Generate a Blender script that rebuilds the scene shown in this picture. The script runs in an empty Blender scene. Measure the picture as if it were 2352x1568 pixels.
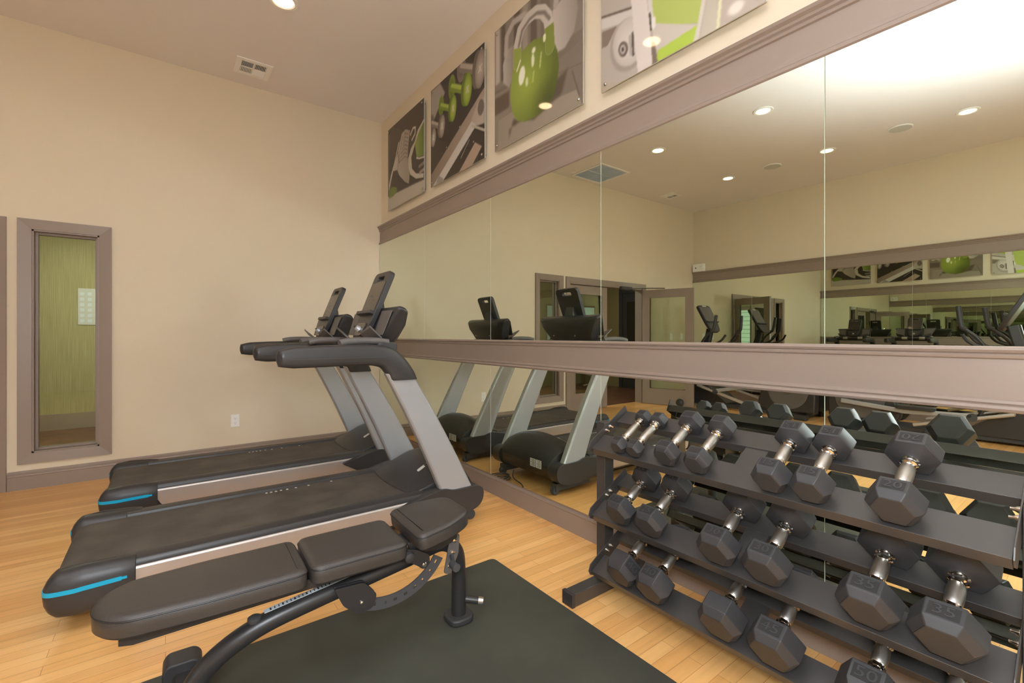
import bpy, bmesh, math, random
import numpy as np
from mathutils import Vector, Matrix, Euler

PI = math.pi
R = math.radians
SC = bpy.context.scene
COL = SC.collection

# ------------------------------------------------------------------ camera, world, light, exposure
W, D, H = 1.98, 5.12, 3.62           # mirror wall, end wall, ceiling
XL, YB = -4.44, -3.0                 # opposite wall, back wall
FPX = 1056.8
cam = bpy.data.cameras.new('camera')
cam.sensor_width = 36.0
cam.lens = FPX / 2352 * 36
cam.shift_y = -(784 - 770.3) / 2352
cam.clip_start = 0.02
co = bpy.data.objects.new('camera', cam)
COL.objects.link(co)
co.location = (0, 0, 1.19)
co.rotation_euler = (R(90), 0, -0.6455)
SC.camera = co

wd = bpy.data.worlds.new('world'); SC.world = wd; wd.use_nodes = True
wd.node_tree.nodes['Background'].inputs[0].default_value = (0.75, 0.88, 1.0, 1)
wd.node_tree.nodes['Background'].inputs[1].default_value = 1.2

SC.view_settings.view_transform = 'Standard'
SC.view_settings.look = 'None'
SC.view_settings.gamma = 1.0
SC.view_settings.exposure = -0.32
SC.view_settings.use_curve_mapping = False
cy = SC.cycles
cy.max_bounces = 14; cy.diffuse_bounces = 5; cy.glossy_bounces = 10
cy.transmission_bounces = 6; cy.transparent_max_bounces = 10
cy.sample_clamp_indirect = 250.0
cy.use_guiding = False
cy.blur_glossy = 0.0
cy.use_adaptive_sampling = True; cy.adaptive_threshold = 0.025
cy.use_denoising = True
cy.caustics_reflective = True; cy.caustics_refractive = False

def lamp(name, kind, loc, rot, energy, color=(1, 1, 1), **kw):
    l = bpy.data.lights.new(name, kind)
    l.energy = energy; l.color = color
    for k, v in kw.items(): setattr(l, k, v)
    o = bpy.data.objects.new(name, l); COL.objects.link(o)
    o.location = loc; o.rotation_euler = rot
    return o
# fill light added at an unseen window in the wall behind the camera
lamp('back_fill_light', 'AREA', (0.3, YB + 0.03, 1.55), (R(90), 0, 0), 20, (0.82, 0.91, 1.0), shape='RECTANGLE', size=2.6, size_y=1.6)
# the photographer's flash beside the camera, and its bounce off the ceiling
lamp('camera_flash', 'POINT', (-0.15, -0.12, 1.47), (0, 0, 0), 170, (0.86, 0.93, 1.0), shadow_soft_size=0.17)
lamp('bounce_flash', 'SPOT', (-0.5, 0.0, 1.55), (R(180), 0, 0), 1000, (0.83, 0.91, 1.0), shadow_soft_size=0.1, spot_size=R(125), spot_blend=1.0)
DOWN_W = 0.8
sun = lamp('sun', 'SUN', (0, 0, 12), (0, 0, 0), 4.0, (1, 0.97, 0.92), angle=0.01)
sun.rotation_euler = Vector((0.6, 0.2, -0.75)).to_track_quat('-Z', 'Y').to_euler()

# ------------------------------------------------------------------ materials
def lin(c):
    c = c / 255.0
    return c / 12.92 if c <= 0.04045 else ((c + 0.055) / 1.055) ** 2.4
def rgb(r, g, b): return (lin(r), lin(g), lin(b), 1)

def mat(name, c, rough=0.5, metal=0.0, bump=None, var=None, spec=0.5, coat=0.0, emit=None, coord='Object'):
    m = bpy.data.materials.new(name); m.use_nodes = True
    nt = m.node_tree; b = nt.nodes['Principled BSDF']
    b.inputs['Base Color'].default_value = rgb(*c)
    b.inputs['Roughness'].default_value = rough
    b.inputs['Metallic'].default_value = metal
    b.inputs['Specular IOR Level'].default_value = spec
    b.inputs['Coat Weight'].default_value = coat
    if emit:
        b.inputs['Emission Color'].default_value = rgb(*emit[0]); b.inputs['Emission Strength'].default_value = emit[1]
    if bump or var:
        tc = nt.nodes.new('ShaderNodeTexCoord')
    if bump:
        n = nt.nodes.new('ShaderNodeTexNoise'); n.inputs['Scale'].default_value = bump[0]; n.inputs['Detail'].default_value = 3
        nt.links.new(tc.outputs[coord], n.inputs['Vector'])
        bp = nt.nodes.new('ShaderNodeBump'); bp.inputs['Strength'].default_value = bump[1]; bp.inputs['Distance'].default_value = bump[2] if len(bump) > 2 else 0.002
        nt.links.new(n.outputs['Fac'], bp.inputs['Height']); nt.links.new(bp.outputs['Normal'], b.inputs['Normal'])
    if var:
        n = nt.nodes.new('ShaderNodeTexNoise'); n.inputs['Scale'].default_value = var[0]; n.inputs['Detail'].default_value = 4
        nt.links.new(tc.outputs[coord], n.inputs['Vector'])
        r = nt.nodes.new('ShaderNodeValToRGB')
        r.color_ramp.elements[0].position = 0.35; r.color_ramp.elements[1].position = 0.65
        r.color_ramp.elements[0].color = rgb(*c); r.color_ramp.elements[1].color = rgb(*var[1])
        nt.links.new(n.outputs['Fac'], r.inputs['Fac']); nt.links.new(r.outputs['Color'], b.inputs['Base Color'])
    return m

M = {}
M['wall'] = mat('cream_wall_paint', (224, 212, 189), 0.75, bump=(220, 0.25, 0.001), spec=0.25)
M['ceil'] = mat('ceiling_paint', (236, 231, 230), 0.85, bump=(180, 0.25, 0.001), spec=0.2)
M['trim'] = mat('taupe_trim_paint', (147, 132, 121), 0.38, bump=(60, 0.06, 0.001))
M['mirror'] = mat('silvered_glass', (226, 233, 220), 0.0, 1.0)
M['edge'] = mat('polished_glass_edge', (205, 214, 196), 0.25, 0.0)
M['rubber'] = mat('black_rubber', (54, 54, 56), 0.5, bump=(900, 0.25, 0.0006), spec=0.55)
M['recess'] = mat('recess_rubber', (40, 38, 38), 0.75)
M['chrome'] = mat('chrome', (225, 222, 218), 0.12, 1.0)
M['knurl'] = mat('knurled_chrome', (190, 187, 182), 0.34, 1.0, bump=(1800, 0.5, 0.0006))
M['blacksteel'] = mat('black_powder_coat', (48, 47, 48), 0.36, 0.0, bump=(700, 0.12, 0.0005), spec=0.55)
M['rack'] = mat('satin_black_rack_paint', (58, 56, 55), 0.38, 0.0, bump=(90, 0.05, 0.0006), spec=1.0)
M['leather'] = mat('black_vinyl', (60, 56, 53), 0.38, bump=(420, 0.5, 0.0008), spec=0.5)
M['welt'] = mat('vinyl_welt', (40, 38, 38), 0.5)
M['plastic'] = mat('charcoal_plastic', (54, 53, 54), 0.38, bump=(600, 0.2, 0.0005))
M['plastic2'] = mat('grey_plastic', (98, 94, 92), 0.45, bump=(600, 0.2, 0.0005))
M['belt'] = mat('running_belt', (76, 71, 65), 0.65, bump=(350, 0.4, 0.0008), var=(6, (92, 86, 79)), spec=0.3)
M['silver'] = mat('silver_paint', (178, 180, 184), 0.34, 0.35)
M['alu'] = mat('brushed_aluminium', (196, 190, 186), 0.36, 0.55)
M['blue'] = mat('cyan_stripe', (10, 170, 215), 0.4)
M['screen'] = mat('console_overlay', (60, 54, 50), 0.22, coat=0.3)
M['print'] = mat('pale_print', (205, 205, 200), 0.5)
M['ink'] = mat('dark_ink', (60, 60, 60), 0.6)
M['white'] = mat('white_enamel', (244, 243, 240), 0.45)
M['lens'] = mat('lamp_lens', (255, 244, 225), 0.4, emit=((255, 226, 180), 4))
M['dark'] = mat('duct_dark', (70, 70, 72), 0.7)
M['filter'] = mat('grey_filter', (214, 224, 232), 0.8, bump=(200, 0.4, 0.001))
M['mat'] = mat('rubber_mat', (60, 61, 54), 0.58, bump=(500, 0.4, 0.0006), var=(3, (70, 71, 62)), spec=0.4)
M['olive'] = mat('olive_grasscloth', (176, 172, 104), 0.8)
M['lobbyceil'] = mat('lobby_ceiling', (150, 142, 104), 0.8)
M['darkwood'] = mat('dark_lobby_floor', (88, 58, 44), 0.35, var=(5, (112, 74, 54)))
M['siding'] = mat('white_siding', (222, 228, 224), 0.7)
M['leaf'] = mat('green_leaves', (78, 128, 50), 0.7, var=(8, (130, 176, 70)))
M['grey'] = mat('window_wall', (120, 110, 100), 0.6)
M['speaker'] = mat('speaker_grille', (205, 208, 204), 0.6)
M['display_glass'] = mat('dark_door_glass', (40, 38, 32), 0.05)
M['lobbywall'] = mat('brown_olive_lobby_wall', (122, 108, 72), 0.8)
M['red'] = mat('red_reflector', (200, 70, 40), 0.3)
M['standoff'] = mat('brushed_standoff', (200, 198, 192), 0.25, 1.0)
M['acryl'] = mat('acrylic_edge', (205, 205, 196), 0.1)

# glass
def glass(name, tint):
    m = bpy.data.materials.new(name); m.use_nodes = True
    nt = m.node_tree; nt.nodes.clear()
    o = nt.nodes.new('ShaderNodeOutputMaterial'); mx = nt.nodes.new('ShaderNodeMixShader')
    t = nt.nodes.new('ShaderNodeBsdfTransparent'); t.inputs[0].default_value = tint
    g = nt.nodes.new('ShaderNodeBsdfGlossy'); g.inputs['Roughness'].default_value = 0.0
    g.inputs[0].default_value = (0.9, 0.92, 0.86, 1)
    f = nt.nodes.new('ShaderNodeFresnel'); f.inputs[0].default_value = 1.35
    nt.links.new(f.outputs[0], mx.inputs[0]); nt.links.new(t.outputs[0], mx.inputs[1]); nt.links.new(g.outputs[0], mx.inputs[2])
    nt.links.new(mx.outputs[0], o.inputs[0])
    return m
M['glass'] = glass('pane_glass', (0.86, 0.9, 0.82, 1))

# grasscloth: vertical streaks
nt = M['olive'].node_tree; b = nt.nodes['Principled BSDF']
tc = nt.nodes.new('ShaderNodeTexCoord'); mp = nt.nodes.new('ShaderNodeMapping'); mp.inputs['Scale'].default_value = (150, 150, 2.5)
n = nt.nodes.new('ShaderNodeTexNoise'); n.inputs['Scale'].default_value = 1.0; n.inputs['Detail'].default_value = 5
r = nt.nodes.new('ShaderNodeValToRGB'); r.color_ramp.elements[0].position = 0.3; r.color_ramp.elements[1].position = 0.7
r.color_ramp.elements[0].color = rgb(150, 143, 98); r.color_ramp.elements[1].color = rgb(182, 174, 130)
nt.links.new(tc.outputs['Object'], mp.inputs[0]); nt.links.new(mp.outputs[0], n.inputs['Vector']); nt.links.new(n.outputs['Fac'], r.inputs[0]); nt.links.new(r.outputs[0], b.inputs['Base Color'])

# maple strip floor
def floor_mat():
    m = bpy.data.materials.new('maple_strip_floor'); m.use_nodes = True
    nt = m.node_tree; b = nt.nodes['Principled BSDF']; L = nt.links.new
    tc = nt.nodes.new('ShaderNodeTexCoord')
    br = nt.nodes.new('ShaderNodeTexBrick')
    br.offset = 0.37; br.offset_frequency = 2; br.squash = 1.0
    for k, v in {'Scale': 1.0, 'Mortar Size': 0.0009, 'Mortar Smooth': 0.3, 'Bias': 0.0, 'Brick Width': 0.95, 'Row Height': 0.057}.items():
        br.inputs[k].default_value = v
    br.inputs['Color1'].default_value = rgb(245, 196, 128)
    br.inputs['Color2'].default_value = rgb(234, 176, 106)
    br.inputs['Mortar'].default_value = rgb(178, 122, 66)
    L(tc.outputs['Object'], br.inputs['Vector'])
    br2 = nt.nodes.new('ShaderNodeTexBrick')
    br2.offset = 0.61; br2.offset_frequency = 3
    for k, v in {'Scale': 1.0, 'Mortar Size': 0.0, 'Bias': 0.2, 'Brick Width': 0.95, 'Row Height': 0.057}.items():
        br2.inputs[k].default_value = v
    br2.inputs['Color1'].default_value = (1, 1, 1, 1); br2.inputs['Color2'].default_value = (0.88, 0.86, 0.83, 1)
    L(tc.outputs['Object'], br2.inputs['Vector'])
    mp = nt.nodes.new('ShaderNodeMapping'); mp.inputs['Scale'].default_value = (2.5, 42, 1)
    L(tc.outputs['Object'], mp.inputs[0])
    n = nt.nodes.new('ShaderNodeTexNoise'); n.inputs['Scale'].default_value = 1.0; n.inputs['Detail'].default_value = 6; n.inputs['Distortion'].default_value = 0.6
    L(mp.outputs[0], n.inputs['Vector'])
    r = nt.nodes.new('ShaderNodeValToRGB'); r.color_ramp.elements[0].position = 0.3; r.color_ramp.elements[1].position = 0.6
    r.color_ramp.elements[0].color = (0.80, 0.76, 0.70, 1); r.color_ramp.elements[1].color = (1, 1, 1, 1)
    L(n.outputs['Fac'], r.inputs[0])
    m1 = nt.nodes.new('ShaderNodeMix'); m1.data_type = 'RGBA'; m1.blend_type = 'MULTIPLY'; m1.inputs[0].default_value = 0.8
    L(br.outputs['Color'], m1.inputs[6]); L(br2.outputs['Color'], m1.inputs[7])
    m2 = nt.nodes.new('ShaderNodeMix'); m2.data_type = 'RGBA'; m2.blend_type = 'MULTIPLY'; m2.inputs[0].default_value = 0.55
    L(m1.outputs[2], m2.inputs[6]); L(r.outputs[0], m2.inputs[7])
    L(m2.outputs[2], b.inputs['Base Color'])
    b.inputs['Roughness'].default_value = 0.3
    b.inputs['Specular IOR Level'].default_value = 0.45
    bp = nt.nodes.new('ShaderNodeBump'); bp.inputs['Strength'].default_value = 0.15; bp.inputs['Distance'].default_value = 0.001
    L(br.outputs['Fac'], bp.inputs['Height']); bp.invert = True
    L(bp.outputs[0], b.inputs['Normal'])
    return m
M['floor'] = floor_mat()

# ------------------------------------------------------------------ mesh helpers
def box(bm, lo, hi, mi=0):
    v = [bm.verts.new((x, y, z)) for x in (lo[0], hi[0]) for y in (lo[1], hi[1]) for z in (lo[2], hi[2])]
    for f in ((0, 1, 3, 2), (4, 6, 7, 5), (0, 4, 5, 1), (2, 3, 7, 6), (0, 2, 6, 4), (1, 5, 7, 3)):
        bm.faces.new([v[i] for i in f]).material_index = mi
def obox(bm, c, size, rot=(0, 0, 0), mi=0):
    mx = Matrix.Translation(c) @ Euler(rot).to_matrix().to_4x4()
    n0 = len(bm.verts)
    s = Vector(size) / 2
    box(bm, -s, s, mi)
    bm.verts.ensure_lookup_table()
    for v in bm.verts[n0:]: v.co = mx @ v.co
AX = {'x': lambda a, b, t: (t, a, b), 'y': lambda a, b, t: (a, t, b), 'z': lambda a, b, t: (a, b, t)}
def prism(bm, pts, axis, t0, t1, mi=0):
    f = AX[axis]
    a = [bm.verts.new(f(p[0], p[1], t0)) for p in pts]; b = [bm.verts.new(f(p[0], p[1], t1)) for p in pts]
    n = len(pts)
    fs = [bm.faces.new(a), bm.faces.new(b[::-1])]
    for i in range(n): fs.append(bm.faces.new((a[i], b[i], b[(i + 1) % n], a[(i + 1) % n])))
    for q in fs: q.material_index = mi
def loft(bm, rings, cap=True, mi=0):
    vs = [[bm.verts.new(p) for p in r] for r in rings]
    n = len(vs[0]); fs = []
    for a, b in zip(vs[:-1], vs[1:]):
        for i in range(n): fs.append(bm.faces.new((a[i], a[(i + 1) % n], b[(i + 1) % n], b[i])))
    if cap: fs += [bm.faces.new(vs[0][::-1]), bm.faces.new(vs[-1])]
    for q in fs: q.material_index = mi
def catmull(pts, k=6):
    P = [Vector(p) for p in pts]; P = [2 * P[0] - P[1]] + P + [2 * P[-1] - P[-2]]
    out = []
    for i in range(1, len(P) - 2):
        for j in range(k):
            t = j / k; a, b, c, d = P[i - 1:i + 3]
            out.append(0.5 * ((2 * b) + (c - a) * t + (2 * a - 5 * b + 4 * c - d) * t * t + (3 * b - a - 3 * c + d) * t ** 3))
    out.append(P[-2]); return out
def tube(bm, pts, r, n=14, smooth=0, sq=None, mi=0, up=None):
    """round tube along pts; sq=(w,h) gives a rounded rectangular section"""
    P = catmull(pts, smooth) if smooth else [Vector(p) for p in pts]
    rr = r if isinstance(r, (list, tuple)) else [r] * len(P)
    if len(rr) != len(P):
        rr = list(np.interp(np.linspace(0, 1, len(P)), np.linspace(0, 1, len(rr)), rr))
    u = Vector(up) if up else None
    rings = []
    for i, p in enumerate(P):
        t = (P[min(i + 1, len(P) - 1)] - P[max(i - 1, 0)]).normalized()
        if u is None:
            u = Vector((0, 0, 1)) if abs(t.z) < 0.9 else Vector((1, 0, 0))
        u = (u - t * u.dot(t)).normalized(); v = t.cross(u)
        if sq:
            w, h = sq[0] / 2 * rr[i], sq[1] / 2 * rr[i]; c = min(w, h) * 0.35
            pr = [(w, h - c), (w - c, h), (-w + c, h), (-w, h - c), (-w, -h + c), (-w + c, -h), (w - c, -h), (w, -h + c)]
            rings.append([p + v * a + u * b for a, b in pr])
        else:
            rings.append([p + (v * math.cos(2 * PI * j / n) + u * math.sin(2 * PI * j / n)) * rr[i] for j in range(n)])
    loft(bm, rings, mi=mi)
def lathe(bm, prof, axis='x', c=(0, 0, 0), n=20, mi=0):
    rings = []
    for r, t in prof:
        ring = []
        for j in range(n):
            a = r * math.cos(2 * PI * j / n); b = r * math.sin(2 * PI * j / n)
            q = AX[axis](a, b, t); ring.append(Vector(q) + Vector(c))
        rings.append(ring)
    loft(bm, rings, mi=mi)
def rpoly(pts, r, k=5):
    """polygon with rounded corners; r number or list"""
    n = len(pts); out = []
    rl = r if isinstance(r, (list, tuple)) else [r] * n
    for i in range(n):
        p0, p, p1 = Vector(pts[i - 1]), Vector(pts[i]), Vector(pts[(i + 1) % n])
        a = (p0 - p); b = (p1 - p); q = min(rl[i], a.length * 0.49, b.length * 0.49)
        if q < 1e-5: out.append(tuple(p)); continue
        s = p + a.normalized() * q; e = p + b.normalized() * q
        for j in range(k + 1):
            t = j / k; out.append(tuple(s * (1 - t) ** 2 + p * 2 * t * (1 - t) + e * t * t))
    return out
def part(name, bm, m, parent=None, bevel=0.0, seg=2, flat=False, loc=None, rot=None, label=None):
    bmesh.ops.recalc_face_normals(bm, faces=bm.faces)
    me = bpy.data.meshes.new(name)
    if not flat:
        for f in bm.faces: f.smooth = True
        if not bevel:
            for e in bm.edges:
                if len(e.link_faces) == 2 and e.calc_face_angle(0) > R(38): e.smooth = False
    bm.to_mesh(me); bm.free()
    for q in (m if isinstance(m, (list, tuple)) else [m]): me.materials.append(M[q] if isinstance(q, str) else q)
    o = bpy.data.objects.new(name, me); COL.objects.link(o)
    if parent: o.parent = parent
    if loc: o.location = loc
    if rot: o.rotation_euler = rot
    if bevel:
        md = o.modifiers.new('bevel', 'BEVEL'); md.width = bevel; md.segments = seg
        md.limit_method = 'ANGLE'; md.angle_limit = R(35); md.harden_normals = True
    if label: o['label'] = label
    return o
def BM(): return bmesh.new()
def thing(name, label, cat, loc=(0, 0, 0), rot=(0, 0, 0), group=None):
    o = bpy.data.objects.new(name, None); COL.objects.link(o)
    o.empty_display_size = 0.1
    o.location = loc; o.rotation_euler = rot; o['label'] = label; o['category'] = cat
    if group: o['group'] = group
    return o
def struct(name, bm, m, parent=None, bevel=0.0, label=None, cat=None):
    o = part(name, bm, m, parent, bevel, flat=not bevel)
    if parent is None:
        o['kind'] = 'structure'
        if label: o['label'] = label; o['category'] = cat or name.split('_')[0]
    return o
def kids(o, table=None):
    return [c for c in o.children]
def copy_tree(o, parent=None):
    c = o.copy(); COL.objects.link(c); c.parent = parent
    for ch in KIDS.get(o.name, []): copy_tree(ch, c)
    return c
def build_kids():
    KIDS.clear()
    for o in COL.objects:
        if o.parent: KIDS.setdefault(o.parent.name, []).append(o)
KIDS = {}
def text_bm(s, size, depth):
    cu = bpy.data.curves.new('t', 'FONT'); cu.body = s; cu.size = size; cu.extrude = depth; cu.align_x = 'CENTER'; cu.align_y = 'CENTER'; cu.resolution_u = 3
    o = bpy.data.objects.new('t', cu); COL.objects.link(o)
    bpy.context.view_layer.update()
    me = o.evaluated_get(bpy.context.evaluated_depsgraph_get()).to_mesh()
    bm = bmesh.new(); bm.from_mesh(me)
    bpy.data.objects.remove(o); bpy.data.curves.remove(cu)
    return bm

# ------------------------------------------------------------------ room shell
bm = BM(); box(bm, (XL - 0.15, YB - 0.15, -0.1), (W + 0.15, D + 0.15, 0)); struct('floor', bm, 'floor', label='honey maple strip wood floor', cat='floor')
bm = BM(); box(bm, (XL - 0.15, YB - 0.15, H), (W + 0.15, D + 0.15, H + 0.1)); struct('ceiling', bm, 'ceil', label='plain off-white painted ceiling', cat='ceiling')
bm = BM(); box(bm, (W, YB, 0), (W + 0.15, D + 0.15, H)); struct('wall_right', bm, 'wall', label='cream wall carrying the mirrors and prints', cat='wall')
bm = BM(); box(bm, (XL - 0.15, YB, 0), (XL, D + 0.15, H)); struct('wall_left', bm, 'wall', label='cream wall seen only in the mirror, opposite the mirrors', cat='wall')
# end wall with window and door openings
wx0, wx1, wz0, wz1 = -0.833, -0.438, 0.275, 2.018     # window opening
dx0, dx1, dz1 = -2.83, -1.05, 2.01                     # door opening
bm = BM()
for a, b, c, d in ((XL, dx0, 0, H), (dx0, dx1, dz1, H), (dx1, wx0, 0, H), (wx0, wx1, 0, wz0), (wx0, wx1, wz1, H), (wx1, W, 0, H)):
    box(bm, (a, D, c), (b, D + 0.14, d))
struct('wall_far', bm, 'wall', label='cream end wall with the narrow window and double doors', cat='wall')
# wall behind the camera; its window opening is added for fill light
bm = BM()
for a, b, c, d in ((XL, -1.05, 0, H), (-1.05, 1.65, 0, 0.68), (-1.05, 1.65, 2.42, H), (1.65, W, 0, H)):
    box(bm, (a, YB - 0.15, c), (b, YB, d))
struct('wall_back', bm, 'wall', label='cream wall behind the viewpoint with an added wide window', cat='wall')

def profile_run(name, prof, side, y0, y1, label, cat='trim'):
    """prof: (offset from wall, z)"""
    bm = BM()
    if side == 'right': prism(bm, [(W - a, z) for a, z in prof], 'y', y0, y1)
    elif side == 'left': prism(bm, [(XL + a, z) for a, z in prof], 'y', y0, y1)
    elif side == 'far': prism(bm, [(D - a, z) for a, z in prof], 'x', y0, y1)
    return struct(name, bm, 'trim', label=label, cat=cat)
CROWN = [(0, 2.226), (.024, 2.226), (.030, 2.232), (.030, 2.246), (.024, 2.252), (.022, 2.262), (.020, 2.270), (.020, 2.372), (.028, 2.376), (.030, 2.386), (.026, 2.392),
         (.034, 2.398), (.036, 2.408), (.048, 2.418), (.052, 2.43), (0, 2.43)]
RAIL = [(0, .964), (.020, .964), (.034, .968), (.038, .976), (.034, .984), (.028, .987), (.032, .992), (.030, 1.000), (.024, 1.004),
        (.024, 1.120), (.030, 1.124), (.032, 1.132), (.028, 1.137), (.034, 1.140), (.038, 1.148), (.034, 1.156), (.020, 1.160), (0, 1.160)]
BASE = [(0, 0), (.020, 0), (.020, .112), (.024, .118), (.022, .128), (.014, .134), (.014, .146), (.008, .156), (0, .158)]
BASE2 = [(0, 0), (.020, 0), (.020, .10), (.024, .106), (.022, .116), (.012, .122), (.012, .132), (.006, .142), (0, .143)]
profile_run('trim_1', CROWN, 'right', YB, D, 'upper taupe moulding above the right-hand mirrors')
profile_run('trim_2', RAIL, 'right', YB, D, 'taupe chair rail between the right-hand mirrors')
profile_run('baseboard_right', BASE, 'right', YB, D, 'taupe baseboard below the right-hand mirrors', 'baseboard')
profile_run('trim_3', CROWN, 'left', YB, D, 'upper taupe moulding on the opposite wall, seen in the mirror')
profile_run('baseboard_left', BASE, 'left', YB, D, 'taupe baseboard on the opposite wall, seen in the mirror', 'baseboard')
profile_run('baseboard_far', BASE2, 'far', -0.963, W, 'taupe baseboard along the end wall behind the treadmills', 'baseboard')
profile_run('baseboard_far.001', BASE2, 'far', XL, -2.92, 'taupe baseboard of the end wall beyond the double doors', 'baseboard')

# window_1: mitred casing, stops, pane
def casing(bm, x0, x1, z0, z1, w, y, dep, sill=True):
    """mitred flat casing around the opening x0..x1, z0..z1, standing dep proud of y"""
    o = [(x0 - w, z0 - w if sill else z0), (x1 + w, z0 - w if sill else z0), (x1 + w, z1 + w), (x0 - w, z1 + w)]
    i = [(x0, z0), (x1, z0), (x1, z1), (x0, z1)]
    rng = range(4) if sill else (1, 2, 3)
    for k in rng:
        q = [o[k], o[(k + 1) % 4], i[(k + 1) % 4], i[k]]
        ys = [y - dep, y - dep, y - dep * 0.55, y - dep * 0.55]
        a = [bm.verts.new((p[0], yy, p[1])) for p, yy in zip(q, ys)]
        b = [bm.verts.new((p[0], y, p[1])) for p in q]
        bm.faces.new(a); bm.faces.new(b[::-1])
        for j in range(4): bm.faces.new((a[j], b[j], b[(j + 1) % 4], a[(j + 1) % 4]))
bm = BM(); casing(bm, wx0, wx1, wz0, wz1, 0.077, D, 0.022)
t = 0.012
for a, b, c, d in ((wx0, wx0 + t, wz0, wz1), (wx1 - t, wx1, wz0, wz1), (wx0, wx1, wz0, wz0 + t), (wx0, wx1, wz1 - t, wz1)):
    box(bm, (a, D - 0.006, c), (b, D + 0.14, d))
win = struct('window_1', bm, 'trim', label='tall narrow interior window in a taupe frame on the end wall', cat='window')
bm = BM(); t0, t1 = 0.012, 0.03
for y0, y1 in ((D + 0.045, D + 0.06), (D + 0.07, D + 0.09)):
    for a, b, c, d in ((wx0 + t0, wx0 + t1, wz0 + t0, wz1 - t0), (wx1 - t1, wx1 - t0, wz0 + t0, wz1 - t0), (wx0 + t1, wx1 - t1, wz0 + t0, wz0 + t1), (wx0 + t1, wx1 - t1, wz1 - t1, wz1 - t0)):
        box(bm, (a, y0, c), (b, y1, d))
part('window_stop', bm, 'trim', win, bevel=0.002)
bm = BM(); box(bm, (wx0 + t0, D + 0.061, wz0 + t0), (wx1 - t0, D + 0.067, wz1 - t0)); part('window_pane', bm, 'glass', win, flat=True)

# double doors
bm = BM(); casing(bm, dx0, dx1, 0, dz1, 0.083, D, 0.022, sill=False)
for a, b, c, d in ((dx0 - 0.0, dx0 + 0.02, 0, dz1), (dx1 - 0.02, dx1, 0, dz1), (dx0, dx1, dz1 - 0.02, dz1)):
    box(bm, (a, D - 0.006, c), (b, D + 0.14, d))
struct('trim_5', bm, 'trim', label='taupe casing around the double doors', cat='trim')
def door_leaf(name, w, h, label):
    """leaf in local x 0..w, y -0.022..0.022"""
    s = 0.115
    bm = BM()
    for a, b, c, d in ((0, s, 0.008, h), (w - s, w, 0.008, h), (s, w - s, 0.008, 0.26), (s, w - s, h - 0.12, h)):
        box(bm, (a, -0.022, c), (b, 0.022, d))
    for y in (-0.026, 0.022):
        for a, b, c, d in ((s - 0.0, s + 0.018, 0.26, h - 0.12), (w - s - 0.018, w - s, 0.26, h - 0.12), (s + .018, w - s - .018, 0.26, 0.278), (s + .018, w - s - .018, h - 0.138, h - 0.12)):
            box(bm, (a, y, c), (b, y + 0.004, d))
    o = struct(name, bm, 'trim', label=label, cat='door')
    bm = BM(); box(bm, (s, -0.004, 0.26), (w - s, 0.004, h - 0.12)); part('door_pane', bm, 'glass', o, flat=True)
    bm = BM()
    for sgn in (-1, 1):
        lathe(bm, [(0.03, 0.022), (0.03, 0.03), (0.012, 0.034), (0.012, 0.058), (0.027, 0.066), (0.03, 0.08), (0.02, 0.09)] if sgn > 0 else
              [(0.03, -0.022), (0.03, -0.03), (0.012, -0.034), (0.012, -0.058), (0.027, -0.066), (0.03, -0.08), (0.02, -0.09)], 'y', (w - 0.06, 0, 1.0), 18)
    part('door_handle', bm, 'standoff', o)
    bm = BM()
    for z in (0.25, 1.0, 1.78): tube(bm, [(0, -0.028, z), (0, -0.028, z + 0.09)], 0.007, 10)
    part('hinge', bm, 'standoff', o)
    return o
d1 = door_leaf('door_1', 0.868, 1.98, 'closed glazed leaf of the double doors beside the window')
d1.location = (dx1 - 0.022, D + 0.05, 0); d1.rotation_euler = (0, 0, PI)
d2 = door_leaf('door_2', 0.868, 1.98, 'open glazed leaf of the double doors, swung into the room')
d2.location = (dx0 + 0.022, D - 0.03, 0); d2.rotation_euler = (0, 0, R(-106))
# door closer arm
bm = BM(); box(bm, (dx0 + 0.35, D - 0.06, dz1 - 0.05), (dx0 + 0.62, D + 0.0, dz1 + 0.01))
tube(bm, [(dx0 + 0.45, D - 0.05, dz1 - 0.03), (dx0 + 0.22, D - 0.28, dz1 - 0.02), (dx0 - 0.02, D - 0.45, dz1 - 0.02)], 0.008, 8)
o = part('door_closer', bm, 'dark', None, bevel=0.003); o['label'] = 'dark door closer arm at the top of the open leaf'; o['category'] = 'door closer'

# lobby beyond the doors
LB = 8.1
bm = BM(); box(bm, (XL - 0.15, D + 0.15, -0.1), (1.8, LB + 0.15, -0.001)); struct('floor.001', bm, 'darkwood', label='dark brown wood floor of the lobby beyond the doors', cat='floor')
bm = BM(); box(bm, (XL - 0.15, D + 0.14, 2.75), (1.8, LB + 0.15, 2.85)); struct('ceiling.001', bm, 'lobbyceil', label='dim lobby ceiling beyond the doors', cat='ceiling')
bm = BM(); box(bm, (-2.0, LB, 0), (1.8, LB + 0.1, 2.75)); struct('wall_lobby', bm, 'olive', label='olive grasscloth lobby wall seen through the narrow window', cat='wall')
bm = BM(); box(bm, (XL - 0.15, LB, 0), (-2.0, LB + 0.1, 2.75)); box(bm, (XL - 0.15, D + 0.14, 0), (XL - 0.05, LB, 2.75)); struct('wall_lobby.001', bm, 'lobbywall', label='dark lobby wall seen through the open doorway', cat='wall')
bm = BM(); box(bm, (-2.0, LB - 0.02, 0), (1.7, LB, 0.2)); struct('baseboard_lobby', bm, 'trim', label='tall taupe baseboard of the lobby wall', cat='baseboard')
bm = BM()
for a, b, c, d in ((D + 0.14, 6.2, 0, 2.75), (6.2, 7.5, 2.1, 2.75), (7.5, LB, 0, 2.75)): box(bm, (1.7, a, c), (1.8, b, d))
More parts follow.
